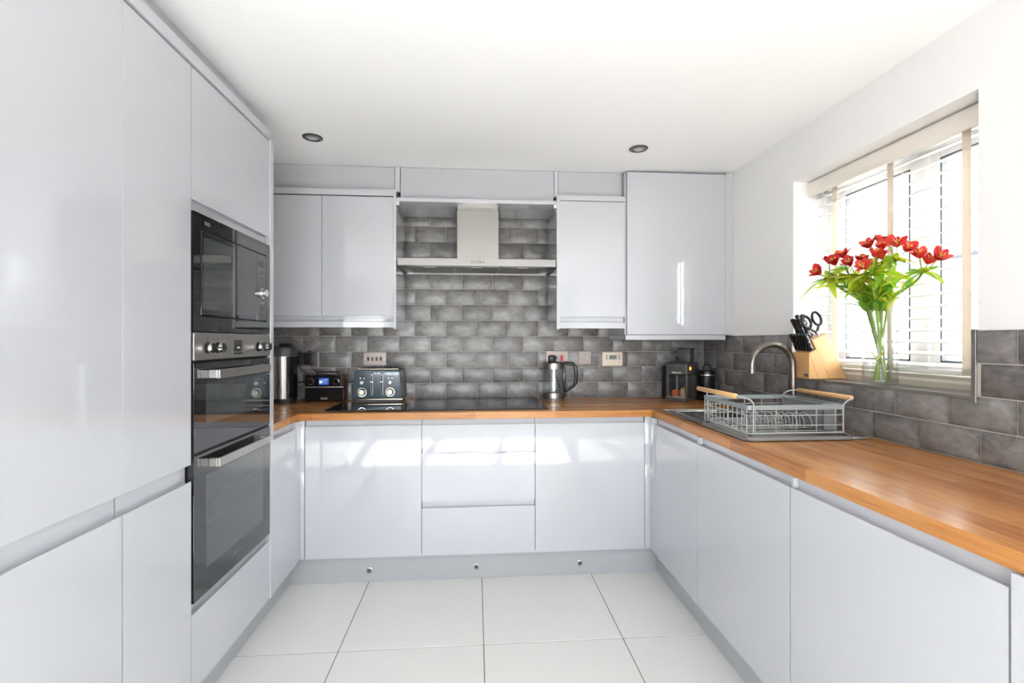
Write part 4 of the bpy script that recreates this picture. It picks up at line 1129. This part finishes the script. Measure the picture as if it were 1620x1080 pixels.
def leaf_mesh(L_, W_, droop):
    m = MB(); n = 8; rows = []
    for i in range(n + 1):
        u = i / n
        w2 = W_ * max(.04, math.sin(PI * min(1, u * .93 + .05)) ** .8)
        x = L_ * u; z = -droop * L_ * u * u
        rows.append([m.bm.verts.new((x, -w2, z + .25 * w2)), m.bm.verts.new((x, 0, z)), m.bm.verts.new((x, w2, z + .25 * w2))])
    for a, b2 in zip(rows, rows[1:]):
        for q in (0, 1): m.face([a[q], b2[q], b2[q + 1], a[q + 1]])
    me = m.mesh('leaf', None, smooth=80); me.materials.append(LEAFM); return me


LEAVES = [leaf_mesh(.100, .0145, .45), leaf_mesh(.085, .0165, .2), leaf_mesh(.125, .0135, .7)]


def petal_mesh(L_, W_, curl):
    m = MB(); n = 6; rows = []
    for i in range(n + 1):
        u = i / n
        w2 = W_ * max(.06, math.sin(PI * (u * .86 + .06)) ** 1.0)
        z = L_ * (u - .28 * u * u); x = .004 + curl * L_ * u * u + .12 * L_ * u
        rows.append([m.bm.verts.new((x + .3 * w2, -w2, z)), m.bm.verts.new((x, 0, z)), m.bm.verts.new((x + .3 * w2, w2, z))])
    for a, b2 in zip(rows, rows[1:]):
        for q in (0, 1): m.face([a[q], b2[q], b2[q + 1], a[q + 1]])
    me = m.mesh('petal', None, smooth=80); me.materials.append(PETALM); return me


PETALS = [petal_mesh(.048, .0165, .5), petal_mesh(.046, .0115, .36)]
throat = MB()
for k in range(5):
    q = 2 * PI * k / 5
    throat.tube([(0, 0, .006), (.004 * math.cos(q), .004 * math.sin(q), .02), (.009 * math.cos(q), .009 * math.sin(q), .031)], [.0012, .0009, .0014], 5)
throat.lathe([(0, -.004), (.0035, .0), (.005, .008), (.002, .012), (0, .012)], seg=10)
throat = throat.mesh('flower', None, smooth=60); throat.materials.append(STAMEN)


def orient(zaxis, spin):
    return (Vector(zaxis).to_track_quat('Z', 'Y').to_matrix() @ Matrix.Rotation(spin, 3, 'Z')).to_euler()


def xorient(xaxis, roll):
    return (Vector(xaxis).to_track_quat('X', 'Z').to_matrix() @ Matrix.Rotation(roll, 3, 'X')).to_euler()


stems = [
    ([(1.42, -1.278, 1.557), (1.46, -1.276, 1.600)], 'drooping outermost stem on the knife block side'),
    ([(1.50, -1.305, 1.619)], 'stem rising above the drooping one on the knife block side'),
    ([(1.46, -1.39, 1.574), (1.50, -1.393, 1.584)], 'low leafy stem facing the room'),
    ([(1.46, -1.458, 1.551), (1.50, -1.458, 1.597)], 'stem with wide open blooms facing the room'),
    ([(1.55, -1.377, 1.647), (1.59, -1.383, 1.661)], 'tall middle stem'),
    ([(1.60, -1.415, 1.650), (1.57, -1.478, 1.632), (1.60, -1.481, 1.615)], 'tall upright stem with yellowing leaves'),
    ([(1.535, -1.445, 1.592)], 'shorter stem in the middle of the bunch'),
    ([(1.44, -1.335, 1.585)], 'stem tucked behind the drooping one'),
    ([(1.555, -1.43, 1.628)], 'stem just below the tall middle ones'),
    ([(1.58, -1.561, 1.576), (1.60, -1.570, 1.554), (1.60, -1.607, 1.563)], 'separate long stem leaning away from the knife block'),
]
for n, (heads, lab) in enumerate(stems):
    hc = sum((Vector(h) for h in heads), Vector()) / len(heads)
    q = 2.1 + n * .9
    out = Vector((hc.x - vx, hc.y - vy, 0)); od = out.normalized()
    base = Vector((vx, vy, vz + .014)) - od * .030 + Vector((.008 * math.cos(q), .008 * math.sin(q), 0))
    mouth = Vector((vx, vy, vz + .302)) + od * min(.046, out.length * .42) + Vector((.006 * math.cos(q * 2), .006 * math.sin(q * 2), 0))
    axis = (hc - mouth).normalized()
    node = hc - (axis * .6 + Vector((0, 0, .4))) * .052
    t = thing('alstroemeria_stem', 'red alstroemeria, ' + lab, 'flower', tuple(base), 0, 'red flowers in the glass vase')
    d1 = (mouth - base).normalized()
    pts = bez(base, base + d1 * .12, mouth - (mouth - base) * .2, mouth, 10) + bez(mouth, mouth + d1 * .06, node - (axis + Vector((0, 0, .5))).normalized() * .07, node, 10)[1:]
    st = MB().tube(pts, .0038, 8).build('stem', STEMM, t, smooth=60)
    for h in heads:
        H = Vector(h); ax = ((H - node).normalized() + Vector((-.25, -.25, .15))).normalized()
        MB().tube([node, node + (H - node) * .5 + Vector((0, 0, -.004)), H - ax * .004], .0019, 6).build('flower_stalk', STEMM, t, smooth=60)
        fl = share(throat, t, H - base, 'flower', orient(ax, random.uniform(0, 6)))
        for k in range(6):
            ps = share(PETALS[k % 2], fl, (0, 0, 0), 'petal')
            ps.rotation_euler = (0, 0, k * PI / 3 + random.uniform(-.12, .12)); sc2 = random.uniform(.88, 1.06); ps.scale = (sc2, sc2, sc2)
        for k in range(2):   # buds' bracts behind each bloom
            dv = Vector((random.uniform(-1, 1), random.uniform(-1, 1), random.uniform(.1, .7)))
            share(LEAVES[1], t, node - base, 'leaf', xorient(dv, random.uniform(-.6, .6))).scale = (.6, .75, .6)
    for k in range(7):      # whorl under the blooms
        a = 2 * PI * k / 7 + n
        dv = Vector((math.cos(a), math.sin(a), random.uniform(-.15, .35))) + od * .5
        if dv.x > .15 and node.x > 1.54: dv.x = -.4 * dv.x
        o = share(LEAVES[k % 3], t, node - base, 'leaf', xorient(dv, random.uniform(-.5, .5))); s2 = random.uniform(.65, 1.0); o.scale = (s2, s2, s2)
    m_ = len(pts)
    for k in range(13):      # leaves up the stem above the rim
        i = 9 + (k * (m_ - 11)) // 13
        a = k * 2.4 + n * 1.3
        dv = Vector((math.cos(a) * .6, math.sin(a) * .6, .75 + .3 * random.random())) if i < 15 else Vector((math.cos(a) * .75, math.sin(a) * .75, .3 + .6 * random.random()))
        if dv.x > .2: dv.x *= -.5
        o = share(LEAVES[(k + n) % 3], t, pts[i] - base, 'leaf', xorient(dv, random.uniform(-1, 1))); s2 = random.uniform(.6, .95); o.scale = (s2, s2, s2)
t = thing('fallen_sprig', 'short leafy sprig standing low in the vase water', 'sprig', (1.565, -1.385, 1.122), 0)
spg = bez((1.565, -1.385, 1.122), (1.575, -1.39, 1.15), (1.585, -1.385, 1.18), (1.583, -1.37, 1.205), 8)
MB().tube(spg, .0026, 8).build('stem', STEMM, t, smooth=60)
for k, dv in enumerate(((-.2, .3, .9), (.5, -.2, .8))): share(LEAVES[1], t, spg[8] - Vector((1.565, -1.385, 1.122)), 'leaf', xorient(dv, .4 * k)).scale = (.5, .7, .5)

# ------------------------------------------------------------------ outside the window
g = MB().box(-30, 40, -40, 40, -.12, -.07).build('ground', PAVE); g['kind'] = 'structure'
t = thing('neighbour_house', 'red brick house with slate roof seen through the blind', 'house', (8.5, 2.0, -.07))
MB().box(7.0, 11, -2.0, 3.75, -.07, 2.55).build('brick_wall', BRICK, t)
MB().prism([(6.75, 2.5), (9.0, 4.2), (11.3, 2.5)], -2.2, 3.95, 'y').build('roof', SLATE, t)
for y in (2.55, 3.15):
    f = MB().box(6.95, 6.999, y, y + .45, 2.02, 2.42).build('window', UPVC, t)
    for k in range(2): MB().box(6.944, 6.9499, y + .04 + k * .2, y + .21 + k * .2, 2.06, 2.38).build('pane', LCD, f)
t = thing('rendered_house', 'pale rendered house beside the brick one outside the window', 'house', (9, 8, -.07))
MB().box(7.6, 12, 4.2, 13, -.07, 6.6).build('wall', RENDERW, t)
MB().prism([(7.3, 6.55), (9.8, 8.2), (12.3, 6.55)], 4.0, 13.2, 'y').build('roof', SLATE, t)
for y in (5.0, 7.2, 9.4):
    f = MB().box(7.55, 7.599, y, y + 1.0, 1.0, 2.1).build('window', UPVC, t)
    for k in range(2): MB().box(7.544, 7.5499, y + .06 + k * .46, y + .48 + k * .46, 1.07, 2.03).build('pane', LCD, f)
